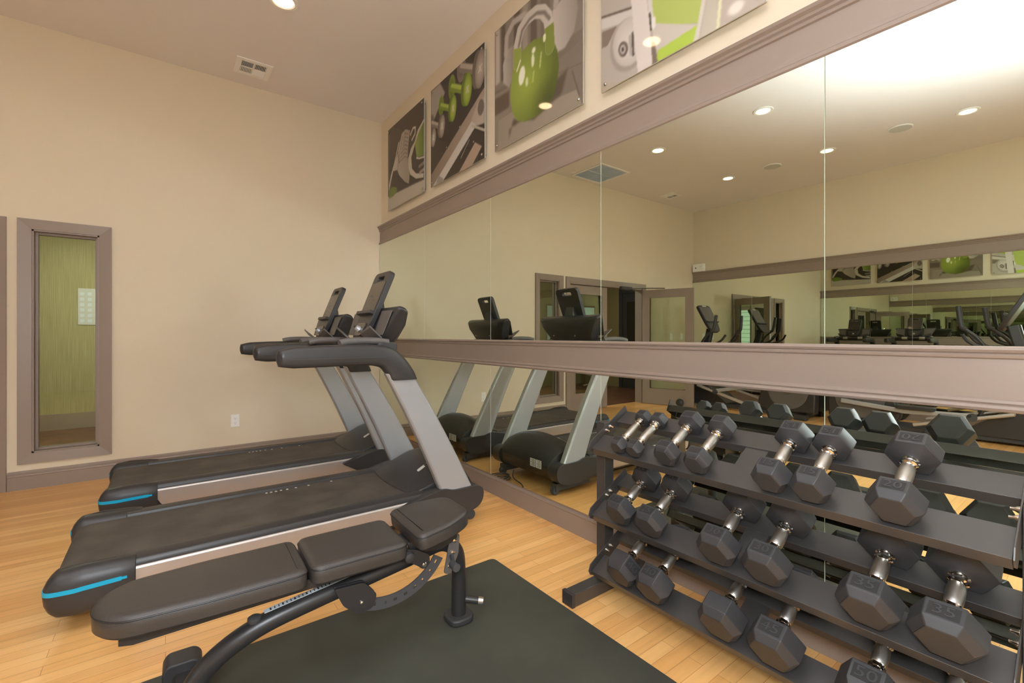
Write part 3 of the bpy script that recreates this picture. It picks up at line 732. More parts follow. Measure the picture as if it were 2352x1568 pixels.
# ------------------------------------------------------------------ treadmills
def treadmill(loc, label):
    """x forward from the rear (0) to the front hood (2.02), y lateral, z up"""
    t = thing('treadmill', label, 'treadmill', loc, group='treadmills facing the mirror wall')
    hb = 0.268
    # belt
    bm = BM()
    pr = [(0.055, 0.135), (0.035, 0.150), (0.022, 0.178), (0.028, 0.208), (0.05, 0.226), (0.085, 0.232), (1.72, 0.232), (1.72, 0.20), (0.2, 0.135)]
    prism(bm, pr, 'y', -hb, hb); belt = part('running_belt', bm, 'belt', t)
    bm = BM()
    for x, w in ((0.62, .012), (0.645, .012), (0.672, .012), (0.70, .012), (0.735, .012), (0.785, .012), (0.86, .012), (1.0, .012)):
        box(bm, (x + 0.25, 0.235, 0.2321), (x + 0.25 + w, 0.252, 0.2329))
    part('belt_marks', bm, 'print', belt, flat=True, label='row of pale rectangular marks')
    # rear roller ends
    for s in (-1, 1):
        bm = BM(); lathe(bm, [(0.03, s * 0.270), (0.03, s * 0.300)], 'y', (0.07, 0, 0.18), 16); part('roller_end', bm, 'dark', t)
    # foot rails: sloped top, aluminium side
    for s in (-1, 1):
        bm = BM()
        sec = [(0.275, 0.222), (0.283, 0.244), (0.330, 0.250), (0.362, 0.240), (0.372, 0.222), (0.372, 0.208), (0.275, 0.208)]
        prism(bm, [(s * a, b) for a, b in sec], 'x', 0.22, 1.62)
        part('foot_rail', bm, 'plastic', t, bevel=0.004)
        bm = BM()
        sec = [(0.300, 0.214), (0.376, 0.214), (0.382, 0.206), (0.380, 0.120), (0.366, 0.098), (0.300, 0.098)]
        pts0 = [(0.33, 0.214), (0.33, 0.214), (0.33, 0.206), (0.38, 0.120), (0.40, 0.098), (0.40, 0.098)]
        rings = [[(pts0[i][0] - 0.08, s * sec[i][0], sec[i][1]) for i in range(6)], [(1.60, s * a, b) for a, b in sec]]
        loft(bm, rings); part('side_extrusion', bm, 'alu', t, bevel=0.003, label='brushed aluminium side rail')
        # rear end cap: plan outline swept in height
        plan = rpoly([(0.0, .278), (0.0, .398), (.10, .408), (.25, .398), (.285, .392), (.285, .278)], [.055, .085, .03, .02, .004, .004], 7)
        cx_ = sum(p[0] for p in plan) / len(plan); cy0 = sum(p[1] for p in plan) / len(plan)
        def zr(x): return np.interp(x, [0, .04, .10, .20, .285], [.110, .080, .068, .074, .090]), np.interp(x, [0, .04, .12, .22, .285], [.236, .256, .264, .260, .252])
        def off(p, d):
            # move a plan point inward by d (towards the spine of the cap)
            q = Vector((min(max(p[0], .07), .285), .338)); v = q - Vector(p)
            return Vector(p) + v.normalized() * min(d, v.length * .95) if v.length > 1e-6 else Vector(p)
        rings = []
        for tt, d in ((0, .045), (.03, .028), (.10, .012), (.25, .003), (.5, 0), (.70, .002), (.84, .010), (.93, .022), (.985, .038), (1.0, .055)):
            rg = []
            for p in plan:
                q = off(p, d); zb, zt = zr(q.x); rg.append((q.x, s * q.y, zb + (zt - zb) * tt))
            rings.append(rg)
        loft(bm_ := BM(), rings); ec = part('rear_end_cap', bm_, 'plastic', t)
        bm = BM(); st = []
        for p in [q for q in plan if q[1] > .30 and q[0] < .262]:
            o_ = off(p, -.0012); i_ = off(p, .004); zb, zt = zr(p[0]); zc = zb + (zt - zb) * .60
            hh_ = .0085 if p[0] < .24 else .005
            st.append([(i_.x, s * i_.y, zc - hh_), (o_.x, s * o_.y, zc - hh_), (o_.x, s * o_.y, zc + hh_), (i_.x, s * i_.y, zc + hh_)])
        loft(bm, st); part('blue_stripe', bm, 'blue', ec, label='bright cyan stripe')
    # under frame
    bm = BM()
    for s in (-1, 1): box(bm, (0.30, s * 0.30 - 0.03, 0.07), (1.6, s * 0.30 + 0.03, 0.12))
    box(bm, (0.1, -0.3, 0.09), (1.7, 0.3, 0.13))
    for s in (-1, 1):
        box(bm, (0.42, s * 0.3 - 0.025, 0.0), (0.47, s * 0.3 + 0.025, 0.08))
        box(bm, (1.62, s * 0.33 - 0.03, 0.03), (1.98, s * 0.33 + 0.03, 0.085)); lathe(bm, [(0.03, s * 0.33 - 0.02), (0.03, s * 0.33 + 0.02)], 'y', (1.97, 0, 0.03), 16)
    part('under_frame', bm, 'dark', t, bevel=0.004)
    # motor hood, lofted along x
    bm = BM()
    rows = [(1.560, .195, .235, .235, .30), (1.60, .19, .262, .245, .315), (1.66, .15, .318, .262, .325), (1.74, .10, .368, .29, .33), (1.80, .08, .392, .31, .335), (1.86, .075, .400, .315, .335), (1.92, .08, .385, .30, .33), (1.975, .11, .34, .26, .32), (2.005, .16, .27, .22, .30), (2.012, .19, .22, .21, .28)]
    rings = []
    for x, zb, zm, ze, hw in rows:
        ring = [(x, -hw, zb), (x, -hw, (zb + ze) / 2)]
        for k in range(13):
            a = -1 + 2 * k / 12; z = zm - (zm - ze) * abs(a) ** 2.2; ring.append((x - 0.03 * (1 - a * a) * (x < 1.63), a * hw, z))
        ring += [(x, hw, (zb + ze) / 2), (x, hw, zb)]
        rings.append(ring)
    loft(bm, rings); hood = part('motor_hood', bm, 'plastic', t, bevel=0.008, seg=2)
    bm = BM(); prism(bm, rpoly([(1.70, -0.262), (1.70, -0.238), (1.80, -0.238), (1.80, -0.262)], 0.008), 'z', 0, 0.002)
    tr = part('hood_badge', bm, 'print', hood, label='small pale oblong badge')
    tr.location = (0.205, 0.10, 1.018); tr.rotation_euler = (0, R(22), 0)
    tr.location = (-0.02, 0.09, 0); tr.rotation_euler = (0, 0, 0)
    me = tr.data
    for v in me.vertices:
        x, y = v.co.x - 0.02, v.co.y + 0.09
        zm = np.interp(x, [r_[0] for r_ in rows], [r_[2] for r_ in rows]); ze = np.interp(x, [r_[0] for r_ in rows], [r_[3] for r_ in rows]); hw = np.interp(x, [r_[0] for r_ in rows], [r_[4] for r_ in rows])
        v.co.z += zm - (zm - ze) * abs(y / hw) ** 2.2 + 0.001
    bm = BM()
    for k, y in enumerate((-0.20, -0.13)):
        obox(bm, (2.0165, y, 0.205), (0.002, 0.062, 0.062), (0, 0, 0), 0)
        for j in range(5): box(bm, (2.0172, y - 0.024, 0.182 + j * 0.011), (2.018, y + 0.02 - 0.008 * (j % 2), 0.186 + j * 0.011), 1)
    part('spec_label', bm, ['print', 'ink'], hood, flat=True, label='pair of white printed labels low on the hood front')
    for s in (-1, 1):
        # upright base shoe
        bm = BM()
        pr = [(1.42, 0.190), (1.55, 0.222), (1.66, 0.250), (1.74, 0.262), (1.80, 0.240), (1.97, 0.240), (2.022, 0.215), (2.025, 0.15), (1.99, 0.10), (1.88, 0.070), (1.70, 0.08), (1.56, 0.11)]
        prism(bm, rpoly(pr, 0.03, 3), 'y', s * 0.315, s * 0.415); part('upright_base', bm, 'plastic', t, bevel=0.016, seg=3)
        # silver upright
        bm = BM()
        a0, a1, b0, b1 = 1.735, 1.955, 1.375, 1.535
        rings = []
        for f in np.linspace(0, 1, 9):
            z = 0.21 + f * 0.765; bow = 0.012 * math.sin(PI * f)
            xa = a0 + (b0 - a0) * f + bow; xb = a1 + (b1 - a1) * f + bow
            y0, y1 = s * 0.345, s * 0.405
            c = 0.012
            rings.append([(xa + c, y0, z), (xb - c, y0, z), (xb, y0 + s * c, z), (xb, y1 - s * c, z), (xb - c, y1, z), (xa + c, y1, z), (xa, y1 - s * c, z), (xa, y0 + s * c, z)])
        loft(bm, rings); part('upright', bm, 'silver', t, bevel=0.004, label='silver slanted upright')
        # handrail: long flat grip that bends down into the upright
        bm = BM()
        path = [(0.83, 1.074), (0.90, 1.077), (1.05, 1.080), (1.20, 1.082), (1.31, 1.079), (1.385, 1.060), (1.435, 1.015), (1.468, 0.965), (1.485, 0.935)]
        hts = [0.085, 0.112, 0.118, 0.118, 0.120, 0.130, 0.142, 0.152, 0.156]
        P = catmull([(a, s * 0.375, b) for a, b in path], 5)
        hh = np.interp(np.linspace(0, 1, len(P)), np.linspace(0, 1, len(hts)), hts)
        rings = []
        for i, p in enumerate(P):
            tg = (P[min(i + 1, len(P) - 1)] - P[max(i - 1, 0)]).normalized(); nrm = Vector((-tg.z, 0, tg.x))
            wq = min(1.0, max(0.0, (i - (len(P) - 9)) / 8)); nrm = (nrm * (1 - wq) + Vector((1, 0, 0)) * wq).normalized()
            h2 = hh[i] / 2 * (1 + .06 * wq); w2 = 0.042 if i else 0.03
            ring = []
            for k in range(16):
                an = 2 * PI * k / 16; cx = math.copysign(abs(math.cos(an)) ** 0.55, math.cos(an)); sx = math.copysign(abs(math.sin(an)) ** 0.55, math.sin(an))
                ring.append(p + Vector((0, cx * w2, 0)) + nrm * sx * h2 * (1 if sx > 0 else 0.95))
            rings.append(ring)
        rings.insert(0, [p * 0.35 + (P[0] + Vector((-0.012, 0, 0))) * 0.65 for p in map(Vector, rings[0])])
        loft(bm, rings); hr = part('handrail', bm, 'plastic', t)
        bm = BM(); box(bm, (0.87, s * 0.375 - 0.0445, 1.068), (1.37, s * 0.375 + 0.0445, 1.0705)); part('handrail_seam', bm, 'dark', hr)
    # cross bar with sensor grips
    bm = BM(); tube(bm, [(1.40, -0.36, 1.095), (1.36, -0.30, 1.12), (1.33, -0.2, 1.128), (1.33, 0.2, 1.128), (1.36, 0.30, 1.12), (1.40, 0.36, 1.095)], 0.028, 14, smooth=4); part('cross_handlebar', bm, 'plastic', t)
    for s in (-1, 1):
        bm = BM(); lathe(bm, [(0.028, s * 0.10), (0.031, s * 0.105), (0.031, s * 0.20), (0.028, s * 0.205)], 'y', (1.33, 0, 1.128), 16); part('pulse_grip', bm, 'alu', t, label='bright metal pulse grip')
        bm = BM(); tube(bm, [(1.14, s * 0.33, 1.146), (1.2, s * 0.32, 1.158), (1.33, s * 0.315, 1.160), (1.42, s * 0.32, 1.15)], 0.02, 12, smooth=4); part('side_grip', bm, 'plastic2', t)
    # console support beam
    bm = BM(); prism(bm, rpoly([(1.32, 1.075), (1.40, 1.06), (1.47, 1.10), (1.47, 1.15), (1.36, 1.16)], 0.03), 'y', -0.34, 0.34); part('console_beam', bm, 'plastic', t, bevel=0.012)
    # console bucket: trapezoid tray leaning forward
    bm = BM()
    sx = math.sin(R(19)); cx = math.cos(R(19))
    def cpt(u, v, y): return (1.375 + u * cx + v * sx, y, 1.125 + v * cx - u * sx)   # u depth, v up the slope
    rings = []
    for v, hw, d0, d1 in ((0, .19, .02, .08), (.012, .215, .005, .10), (.09, .262, .0, .125), (.18, .315, .0, .13), (.245, .350, .008, .11), (.262, .340, .025, .09)):
        rings.append([cpt(d0, v, -hw), cpt(d0, v, hw), cpt(d0 + 0.02, v, hw + 0.012), cpt(d1 - 0.03, v, hw), cpt(d1, v, hw * .8), cpt(d1, v, -hw * .8), cpt(d1 - 0.03, v, -hw), cpt(d0 + 0.02, v, -hw - 0.012)])
    loft(bm, rings); cb = part('console_body', bm, 'plastic', t, bevel=0.012, seg=3)
    for s in (-1, 1):
        bm = BM()
        q = [cpt(-0.085, 0.045, s * 0.165), cpt(-0.095, 0.085, s * 0.315), cpt(0.002, 0.045, s * 0.300), cpt(0.002, 0.01, s * 0.15)]
        q2 = [(a, b, c + 0.014) for a, b, c in q]
        loft(bm, [q, q2]); part('side_tray', bm, 'plastic2', cb, bevel=0.004)
        bm = BM(); q = [cpt(-0.004, 0.07, s * 0.17), cpt(-0.004, 0.07, s * 0.305), cpt(-0.004, 0.225, s * 0.33), cpt(-0.004, 0.225, s * 0.17)]
        q2 = [(a - 0.006, b, c) for a, b, c in q]; loft(bm, [q, q2]); part('tray_back', bm, 'plastic2', cb, bevel=0.003)
        bm = BM(); c_ = cpt(0.152, 0.12, s * 0.13); lathe(bm, [(0.006, 0), (0.006, 0.004)], 'x', c_, 10); part('bolt', bm, 'chrome', cb)
    # display slab with slot, leaning forward
    a = R(22); ux, uz = math.sin(a), math.cos(a)
    def spt(v, y, d): return (1.345 + v * ux + d * uz, y, 1.175 + v * uz - d * ux)
    bm = BM()
    out = rpoly([(-.085, .0), (.085, .0), (.125, .13), (.135, .46), (-.135, .46), (-.125, .13)], [.06, .06, .05, .045, .045, .05], 5)
    slot = rpoly([(-.055, .398), (.055, .398), (.055, .428), (-.055, .428)], .014, 4)
    # slab with hole: build front/back as strip loops by grid fill
    def slab(bm, d0, d1):
        ve = {}
        for d in (d0, d1):
            vo = [bm.verts.new(spt(v, y, d)) for y, v in out]; vi = [bm.verts.new(spt(v, y, d)) for y, v in slot]
            eo = [bm.edges.new((vo[i], vo[(i + 1) % len(vo)])) for i in range(len(vo))]; ei = [bm.edges.new((vi[i], vi[(i + 1) % len(vi)])) for i in range(len(vi))]
            bmesh.ops.triangle_fill(bm, use_beauty=True, use_dissolve=True, edges=eo + ei)
            ve[d] = (vo, vi)
        for k in (0, 1):
            A, B = ve[d0][k], ve[d1][k]
            for i in range(len(A)): bm.faces.new((A[i], A[(i + 1) % len(A)], B[(i + 1) % len(B)], B[i]))
    slab(bm, 0.0, 0.034); ds = part('display_housing', bm, 'plastic', t, bevel=0.005, seg=3)
    bm = BM(); q = [(y * .86, v) for y, v in rpoly([(-.125, .175), (.125, .175), (.135, .385), (-.135, .385)], .012)]
    loft(bm, [[spt(v, y, -0.0004) for y, v in q], [spt(v, y, -0.0022) for y, v in q]]); part('display_face', bm, 'screen', ds, flat=True)
    bm = BM()
    random.seed(3)
    for k in range(26):
        y = random.uniform(-.09, .09); v = random.uniform(.20, .30); s_ = 0.003
        loft(bm, [[spt(v, y, -.0024), spt(v, y + s_ * 2, -.0024), spt(v + s_, y + s_ * 2, -.0024), spt(v + s_, y, -.0024)], [spt(v, y, -.0030), spt(v, y + s_ * 2, -.0030), spt(v + s_, y + s_ * 2, -.0030), spt(v + s_, y, -.0030)]])
    part('display_marks', bm, 'plastic2', ds, flat=True)
    bm = BM(); q = [(-.125, .155), (.125, .155), (.125, .178), (-.125, .178)]
    loft(bm, [[spt(v, y, 0.002) for y, v in q], [spt(v, y, -0.028) for y, v in q]]); part('reading_ledge', bm, 'plastic', ds, bevel=0.004)
    bm = BM(); q = rpoly([(-.06, .012), (.06, .012), (.08, .10), (-.08, .10)], .02)
    loft(bm, [[spt(v, y, 0.0) for y, v in q], [spt(v, y, -0.008) for y, v in q]]); part('control_panel', bm, 'screen', ds, bevel=0.003)
    bm = BM(); tube(bm, [spt(.055, 0, -.008), spt(.06, 0, -.03)], [0.022, 0.016], 16); part('control_knob', bm, 'silver', ds, label='silver control knob')
    bm = BM(); tube(bm, [spt(.06, .012, -.02), spt(.068, .045, -.03)], [0.009, 0.006], 10); part('knob_lever', bm, 'dark', ds)
    # neck bracket behind display
    bm = BM(); rings = []
    for v, hw, d in ((.30, .05, .03), (.26, .055, .055), (.17, .07, .10), (.08, .085, .13)):
        rings.append([spt(v, -hw, .02), spt(v, hw, .02), spt(v, hw * .9, d + .01), spt(v, -hw * .9, d + .01)])
    loft(bm, rings); part('display_neck', bm, 'plastic', t, bevel=0.006)
    bm = BM(); box(bm, (1.33, -0.35, 1.10), (1.36, -0.32, 1.104)); part('stop_button', bm, 'red', t)
    return t
treadmill((-0.385, 2.89, 0), 'treadmill nearest the viewpoint, behind the weight bench')
build_kids()
base = [o for o in COL.objects if o.name == 'treadmill'][0]
t2 = copy_tree(base); t2.location = (-0.325, 4.07, 0); t2['label'] = 'farther treadmill, standing along the end wall'

# power cord coiled in front of the near treadmill
bm = BM()
pts = [(1.93, 3.75, .006), (1.85, 3.55, .006), (1.78, 3.35, .006), (1.72, 3.2, .008)]
for k in range(26):
    a = k * 0.75; pts.append((1.74 + 0.10 * math.cos(a) + 0.01 * math.sin(k), 3.07 + 0.075 * math.sin(a), 0.012 + 0.0016 * k))
pts += [(1.70, 2.95, .01), (1.76, 2.86, .006), (1.70, 2.80, .006), (1.64, 2.90, .006), (1.64, 3.0, .03), (1.62, 3.02, .085)]
tube(bm, pts, 0.0045, 8, smooth=5)
o = part('power_cord', bm, 'dark'); o['label'] = 'black power cord coiled on the floor under the near treadmill hood'; o['category'] = 'cord'

# ------------------------------------------------------------------ floor mat
bm = BM(); prism(bm, rpoly([(-0.44, 0.79), (1.392, 0.79), (1.392, 2.012), (-0.44, 2.012)], 0.03), 'z', 0.0, 0.010)
o = part('floor_mat', bm, 'mat', bevel=0.003); o['label'] = 'large black rubber exercise mat on the wood floor under the bench'; o['category'] = 'mat'

# ------------------------------------------------------------------ adjustable bench
BX = thing('weight_bench', 'black padded adjustable weight bench on the rubber mat', 'bench', (0.0, 1.672, 0.010), (0, 0, R(-1.6)))
def pad(name, outline, z, th, parent, tilt=0, origin=None, rad=.02):
    bm = BM()
    c = Vector((sum(p[0] for p in outline) / len(outline), sum(p[1] for p in outline) / len(outline)))
    def off(d): 
        n_ = len(outline); out = []
        for i in range(n_):
            a, b_, cc = Vector(outline[i - 1]), Vector(outline[i]), Vector(outline[(i + 1) % n_])
            t1 = (b_ - a); t2 = (cc - b_); t1 = t1.normalized() if t1.length > 1e-7 else t2.normalized(); t2 = t2.normalized() if t2.length > 1e-7 else t1
            n1 = Vector((t1.y, -t1.x)); n2 = Vector((t2.y, -t2.x)); m_ = (n1 + n2); m_ = m_.normalized() if m_.length > 1e-6 else n1
            out.append(b_ - m_ * d)
        return out
    rings = []
    for d, zz in ((.030, -th), (.008, -th + .002), (.001, -th + .010), (0, -th * .5), (.001, -.014), (.003, -.011), (.0005, -.008), (.005, -.002), (.012, .0015), (.020, .003), (.029, .0038)):
        rings.append([(p.x, p.y, zz) for p in off(d)])
    loft(bm, rings)
    o = part(name, bm, 'leather', parent)
    if origin: o.location = origin
    if tilt: o.rotation_euler = (0, R(tilt), 0)
    bm = BM(); rr = [(p.x, p.y, -.0105) for p in off(.0005)]
    P = [Vector(p) for p in rr]
    rings = []
    n_ = len(P)
    for i in range(n_ + 1):
        p = P[i % n_]; tg = (P[(i + 1) % n_] - P[i - 1 if i else -1 % n_])
        if i == n_: tg = (P[1] - P[-1])
        tg.normalize(); sd = Vector((tg.y, -tg.x, 0)); up = Vector((0, 0, 1))
        rings.append([p + sd * math.cos(2 * PI * k / 6) * .0022 + up * math.sin(2 * PI * k / 6) * .0022 for k in range(6)])
    loft(bm, rings, cap=False); part('piping', bm, 'welt', o)
    return o
# back pad split in two, narrowing to the head end
def ccw(p): 
    a = sum(p[i - 1][0] * p[i][1] - p[i][0] * p[i - 1][1] for i in range(len(p)))
    return p if a > 0 else p[::-1]
p1 = ccw(rpoly([(-.160, -.045), (-.10, -.118), (.10, -.135), (.362, -.135), (.362, .135), (.10, .135), (-.10, .118), (-.160, .045)], [.05, .10, .03, .035, .035, .03, .10, .05], 7))
p2 = ccw(rpoly([(.372, -.135), (.695, -.135), (.695, .135), (.372, .135)], .04, 7))
pad('head_pad', p1, 0, .062, BX, 0, (0, 0, .447))
pad('back_pad', p2, 0, .062, BX, 0, (0, 0, .447))
p3 = ccw(rpoly([(-.125, -.155), (.0, -.145), (.115, -.10), (.115, .10), (.0, .145), (-.125, .155)], [.035, .03, .05, .05, .03, .035], 7))
pad('seat_pad', p3, 0, .062, BX, -7, (.842, -.01, .485))
# pad carrier plates
bm = BM(); prism(bm, [(-.10, .380), (.70, .380), (.70, .352), (-.07, .338), (-.10, .345)], 'y', -.055, -.047); prism(bm, [(-.10, .380), (.70, .380), (.70, .352), (-.07, .338), (-.10, .345)], 'y', .047, .055)
box(bm, (-.10, -.055, .374), (.70, .055, .3795)); part('pad_carrier', bm, 'blacksteel', BX, bevel=0.002)
bm = BM(); prism(bm, rpoly([(.72, .405), (.93, .435), (.93, .37), (.86, .345), (.74, .36)], .01), 'y', -.05, .05); part('seat_carrier', bm, 'blacksteel', BX, bevel=0.003)
# main tube
bm = BM(); tube(bm, [(.80, 0, .335), (.60, -.01, .312), (.40, -.015, .288), (.24, -.015, .258), (.13, -.01, .205), (.065, 0, .13), (.04, 0, .04)], 0.031, 20, smooth=6); mt = part('main_tube', bm, 'blacksteel', BX)
bm = BM(); obox(bm, (.40, -.020, .3215), (.30, .022, .0012), (0, R(-8), 0), 0)
for k in range(16): obox(bm, (.27 + .012 * k, -.020, .3035 + .0017 * k), (.003 if k % 3 else .005, .014, .001), (0, R(-8), 0), 1)
part('scale_label', bm, ['filter', 'ink'], mt, flat=True, label='narrow grey printed scale label')
bm = BM(); lathe(bm, [(.018, 0), (.020, .004), (.020, .014), (.014, .018)], 'z', (.225, -.018, .278), 16); lathe(bm, [(.007, .018), (.007, .0185)], 'z', (.225, -.018, .278), 10); part('tube_cap', bm, 'dark', mt)
# front post
bm = BM(); tube(bm, [(.80, 0, .338), (.89, 0, .345), (.95, .0, .30), (.972, .015, .20), (.975, .02, .02)], 0.030, 20, smooth=6); part('front_post', bm, 'blacksteel', BX)
bm = BM(); prism(bm, rpoly([(.920, -.035), (1.030, -.035), (1.030, .075), (.920, .075)], .045, 8), 'z', 0, .026); part('front_foot', bm, 'rubber', BX, bevel=0.008, seg=3)
bm = BM(); tube(bm, [(.98, .02, .085), (1.05, -.025, .072)], .014, 14); hb_ = part('foot_peg', bm, 'blacksteel', BX)
bm = BM(); tube(bm, [(1.045, -.0215, .073), (1.062, -.0325, .070)], .0155, 16); part('peg_cap', bm, 'chrome', hb_, label='chrome end cap')
# rear stabiliser with end covers
bm = BM(); tube(bm, [(.04, -.26, .045), (.04, .26, .045)], 1, sq=(.055, .055)); part('rear_stabiliser', bm, 'blacksteel', BX)
for s in (-1, 1):
    bm = BM(); prism(bm, rpoly([(-.015, 0), (.095, 0), (.095, .085), (.075, .105), (.0, .105), (-.015, .085)], .02), 'y', s * .19, s * .275); e_ = part('stabiliser_cover', bm, 'rubber', BX, bevel=0.008, seg=3)
    bm = BM(); lathe(bm, [(.007, s * .275), (.007, s * .279), (.004, s * .280)], 'y', (.04, 0, .07), 10); part('bolt', bm, 'dark', e_)
# selector arc with holes
bm = BM()
ctr = (.645, .455); K = 26
def arcp(r_, a_): return (ctr[0] + r_ * math.cos(a_), ctr[1] + r_ * math.sin(a_))
a0, a1 = R(-118), R(-32)
holes = [a0 + (a1 - a0) * (k + .5) / 9 for k in range(1, 9)]
seg = []
ri, rm0, rm1, ro = .205, .221, .231, .247
for i in range(K * 2):
    u0 = a0 + (a1 - a0) * i / (K * 2); u1 = a0 + (a1 - a0) * (i + 1) / (K * 2); um = (u0 + u1) / 2
    bands = [(ri, rm0), (rm1, ro)] + ([] if any(abs(um - h_) < .024 for h_ in holes) else [(rm0, rm1)])
    for b0, b1 in bands: prism(bm, [arcp(b0, u0), arcp(b1, u0), arcp(b1, u1), arcp(b0, u1)], 'y', -.074, -.068)
bmesh.ops.remove_doubles(bm, verts=bm.verts, dist=1e-5)
part('selector_arc', bm, 'dark', BX, flat=True)
bm = BM(); prism(bm, rpoly([(.45, .335), (.55, .33), (.595, .275), (.58, .235), (.53, .225), (.48, .27)], .012), 'y', -.067, -.058); prism(bm, rpoly([(.45, .335), (.55, .33), (.595, .275), (.58, .235), (.53, .225), (.48, .27)], .012), 'y', -.085, -.076); br_ = part('arc_bracket', bm, 'blacksteel', BX, bevel=0.0015)
bm = BM(); lathe(bm, [(.006, -.076), (.006, -.090), (.003, -.092)], 'y', (.54, 0, .265), 10); part('bolt', bm, 'chrome', br_)
# pivot bracket between pads and pull pin
bm = BM(); prism(bm, rpoly([(.68, .405), (.75, .385), (.80, .352), (.80, .318), (.775, .302), (.75, .325), (.70, .355)], .014), 'y', -.075, -.066); prism(bm, rpoly([(.68, .405), (.75, .385), (.80, .352), (.80, .318), (.775, .302), (.75, .325), (.70, .355)], .014), 'y', .066, .075)
tube(bm, [(.70, -.10, .386), (.70, .10, .386)], .012, 12); pv = part('pivot_bracket', bm, 'blacksteel', BX, bevel=0.0015)
bm = BM(); lathe(bm, [(.004, -.098), (.017, -.103), (.021, -.114), (.017, -.126), (.006, -.130)], 'y', (.70, 0, .386), 16); part('pull_knob', bm, 'plastic', pv)
bm = BM(); lathe(bm, [(.008, -.075), (.010, -.078), (.006, -.082)], 'y', (.778, 0, .322), 12); part('bolt', bm, 'chrome', pv)
bm = BM(); P4 = [(.905, .395), (.945, .385), (.940, .31), (.905, .235), (.875, .245), (.89, .32)]
prism(bm, rpoly(P4, .01), 'y', -.045, -.038); sb_ = part('seat_bracket', bm, 'plastic2', BX, bevel=0.0015)
for a_, b_ in ((.920, .365), (.912, .32), (.896, .27)):
    bm = BM(); lathe(bm, [(.008, -.045), (.008, -.050), (.004, -.051)], 'y', (a_, 0, b_), 12); part('bolt', bm, 'chrome', sb_)
bm = BM(); tube(bm, [(.905, -.05, .31), (.885, -.11, .30)], .008, 10); lathe(bm, [(.014, -.09), (.016, -.13)], 'y', (.885, 0, .30), 12); part('pin_knob', bm, 'dark', BX)

# ------------------------------------------------------------------ dumbbell rack
SL = R(30); CS, SN = math.cos(SL), math.sin(SL)
EX, FZ = 1.535, (0.682, 0.382, 0.128)      # fold edge x and heights of the three tiers
RY0, RY1 = 0.148, 1.445
def tp(E, L, n): return (EX + L * CS - n * SN, E + L * SN + n * CS)   # along the tray, normal to it
rk = thing('dumbbell_rack', 'black three-tier dumbbell rack in front of the mirrors', 'rack', (0, 0, 0))
for s_, yp in ((1, 1.472), (-1, 0.118)):
    bm = BM(); box(bm, (1.628, yp - .026, .05), (1.690, yp + .026, .785)); part('post', bm, 'rack', rk, bevel=0.003)
    bm = BM(); box(bm, (1.425, yp - .03, 0.0), (1.945 - .02, yp + .03, .058)); ft = part('foot', bm, 'rack', rk, bevel=0.003)
    bm = BM(); box(bm, (1.412, yp - .033, 0.0), (1.432, yp + .033, .061)); part('foot_cap', bm, 'plastic', ft, bevel=0.003)
for ti, E in enumerate(FZ):
    for nm, L0, L1, back in (('front_tray', 0.0, .098, False), ('rear_tray', .200, .282, True)):
        bm = BM()
        th = .003
        pts = [(L0, 0), (L1, 0)]
        if back: pts += [(L1 + th, 0), (L1 + th, -.036), (L1, -.036)]
        else: pts += [(L1 + th, 0), (L1 + th, -.022), (L1, -.022)]
        pts += [(L1, -th), (L0 + th, -th), (L0 + th, -.034), (L0, -.034)]
        prism(bm, [tp(E, *p) for p in pts], 'y', RY0 + .003, RY1 - .003)
        part(nm, bm, 'rack', rk, bevel=0.0012)
    for y0 in (RY0 - .003, RY1 - .001):
        bm = BM(); q = [(-.012, -.012), (.008, -.036), (.29, -.036), (.29, .028), (.012, .028), (-.012, .010)]
        prism(bm, [tp(E, *p) for p in q], 'y', y0, y0 + .004); ep = part('end_plate', bm, 'rack', rk, bevel=0.001)
        for Lb in (.120, .150):
            s_ = -1 if y0 > .8 else 1
            x_, z_ = tp(E, Lb, .010)
            bm = BM(); lathe(bm, [(.009, s_ * .0 + y0 + .002), (.009, y0 + .002 + s_ * .006), (.005, y0 + .002 + s_ * .012), (.004, y0 + .002 + s_ * .02)], 'y', (x_, 0, z_), 12)
            part('bolt', bm, 'chrome', ep)
    bm = BM(); yc = (RY0 + RY1) / 2
    prism(bm, [tp(E, *p) for p in [(.09, -.004), (.21, -.004), (.21, -.009), (.09, -.009)]], 'y', yc - .04, yc + .04)
    prism(bm, [tp(E, *p) for p in [(.09, -.009), (.21, -.009), (.21, -.03), (.09, -.03)]], 'y', yc - .04, yc - .036)
    part('centre_brace', bm, 'rack', rk, bevel=0.001)

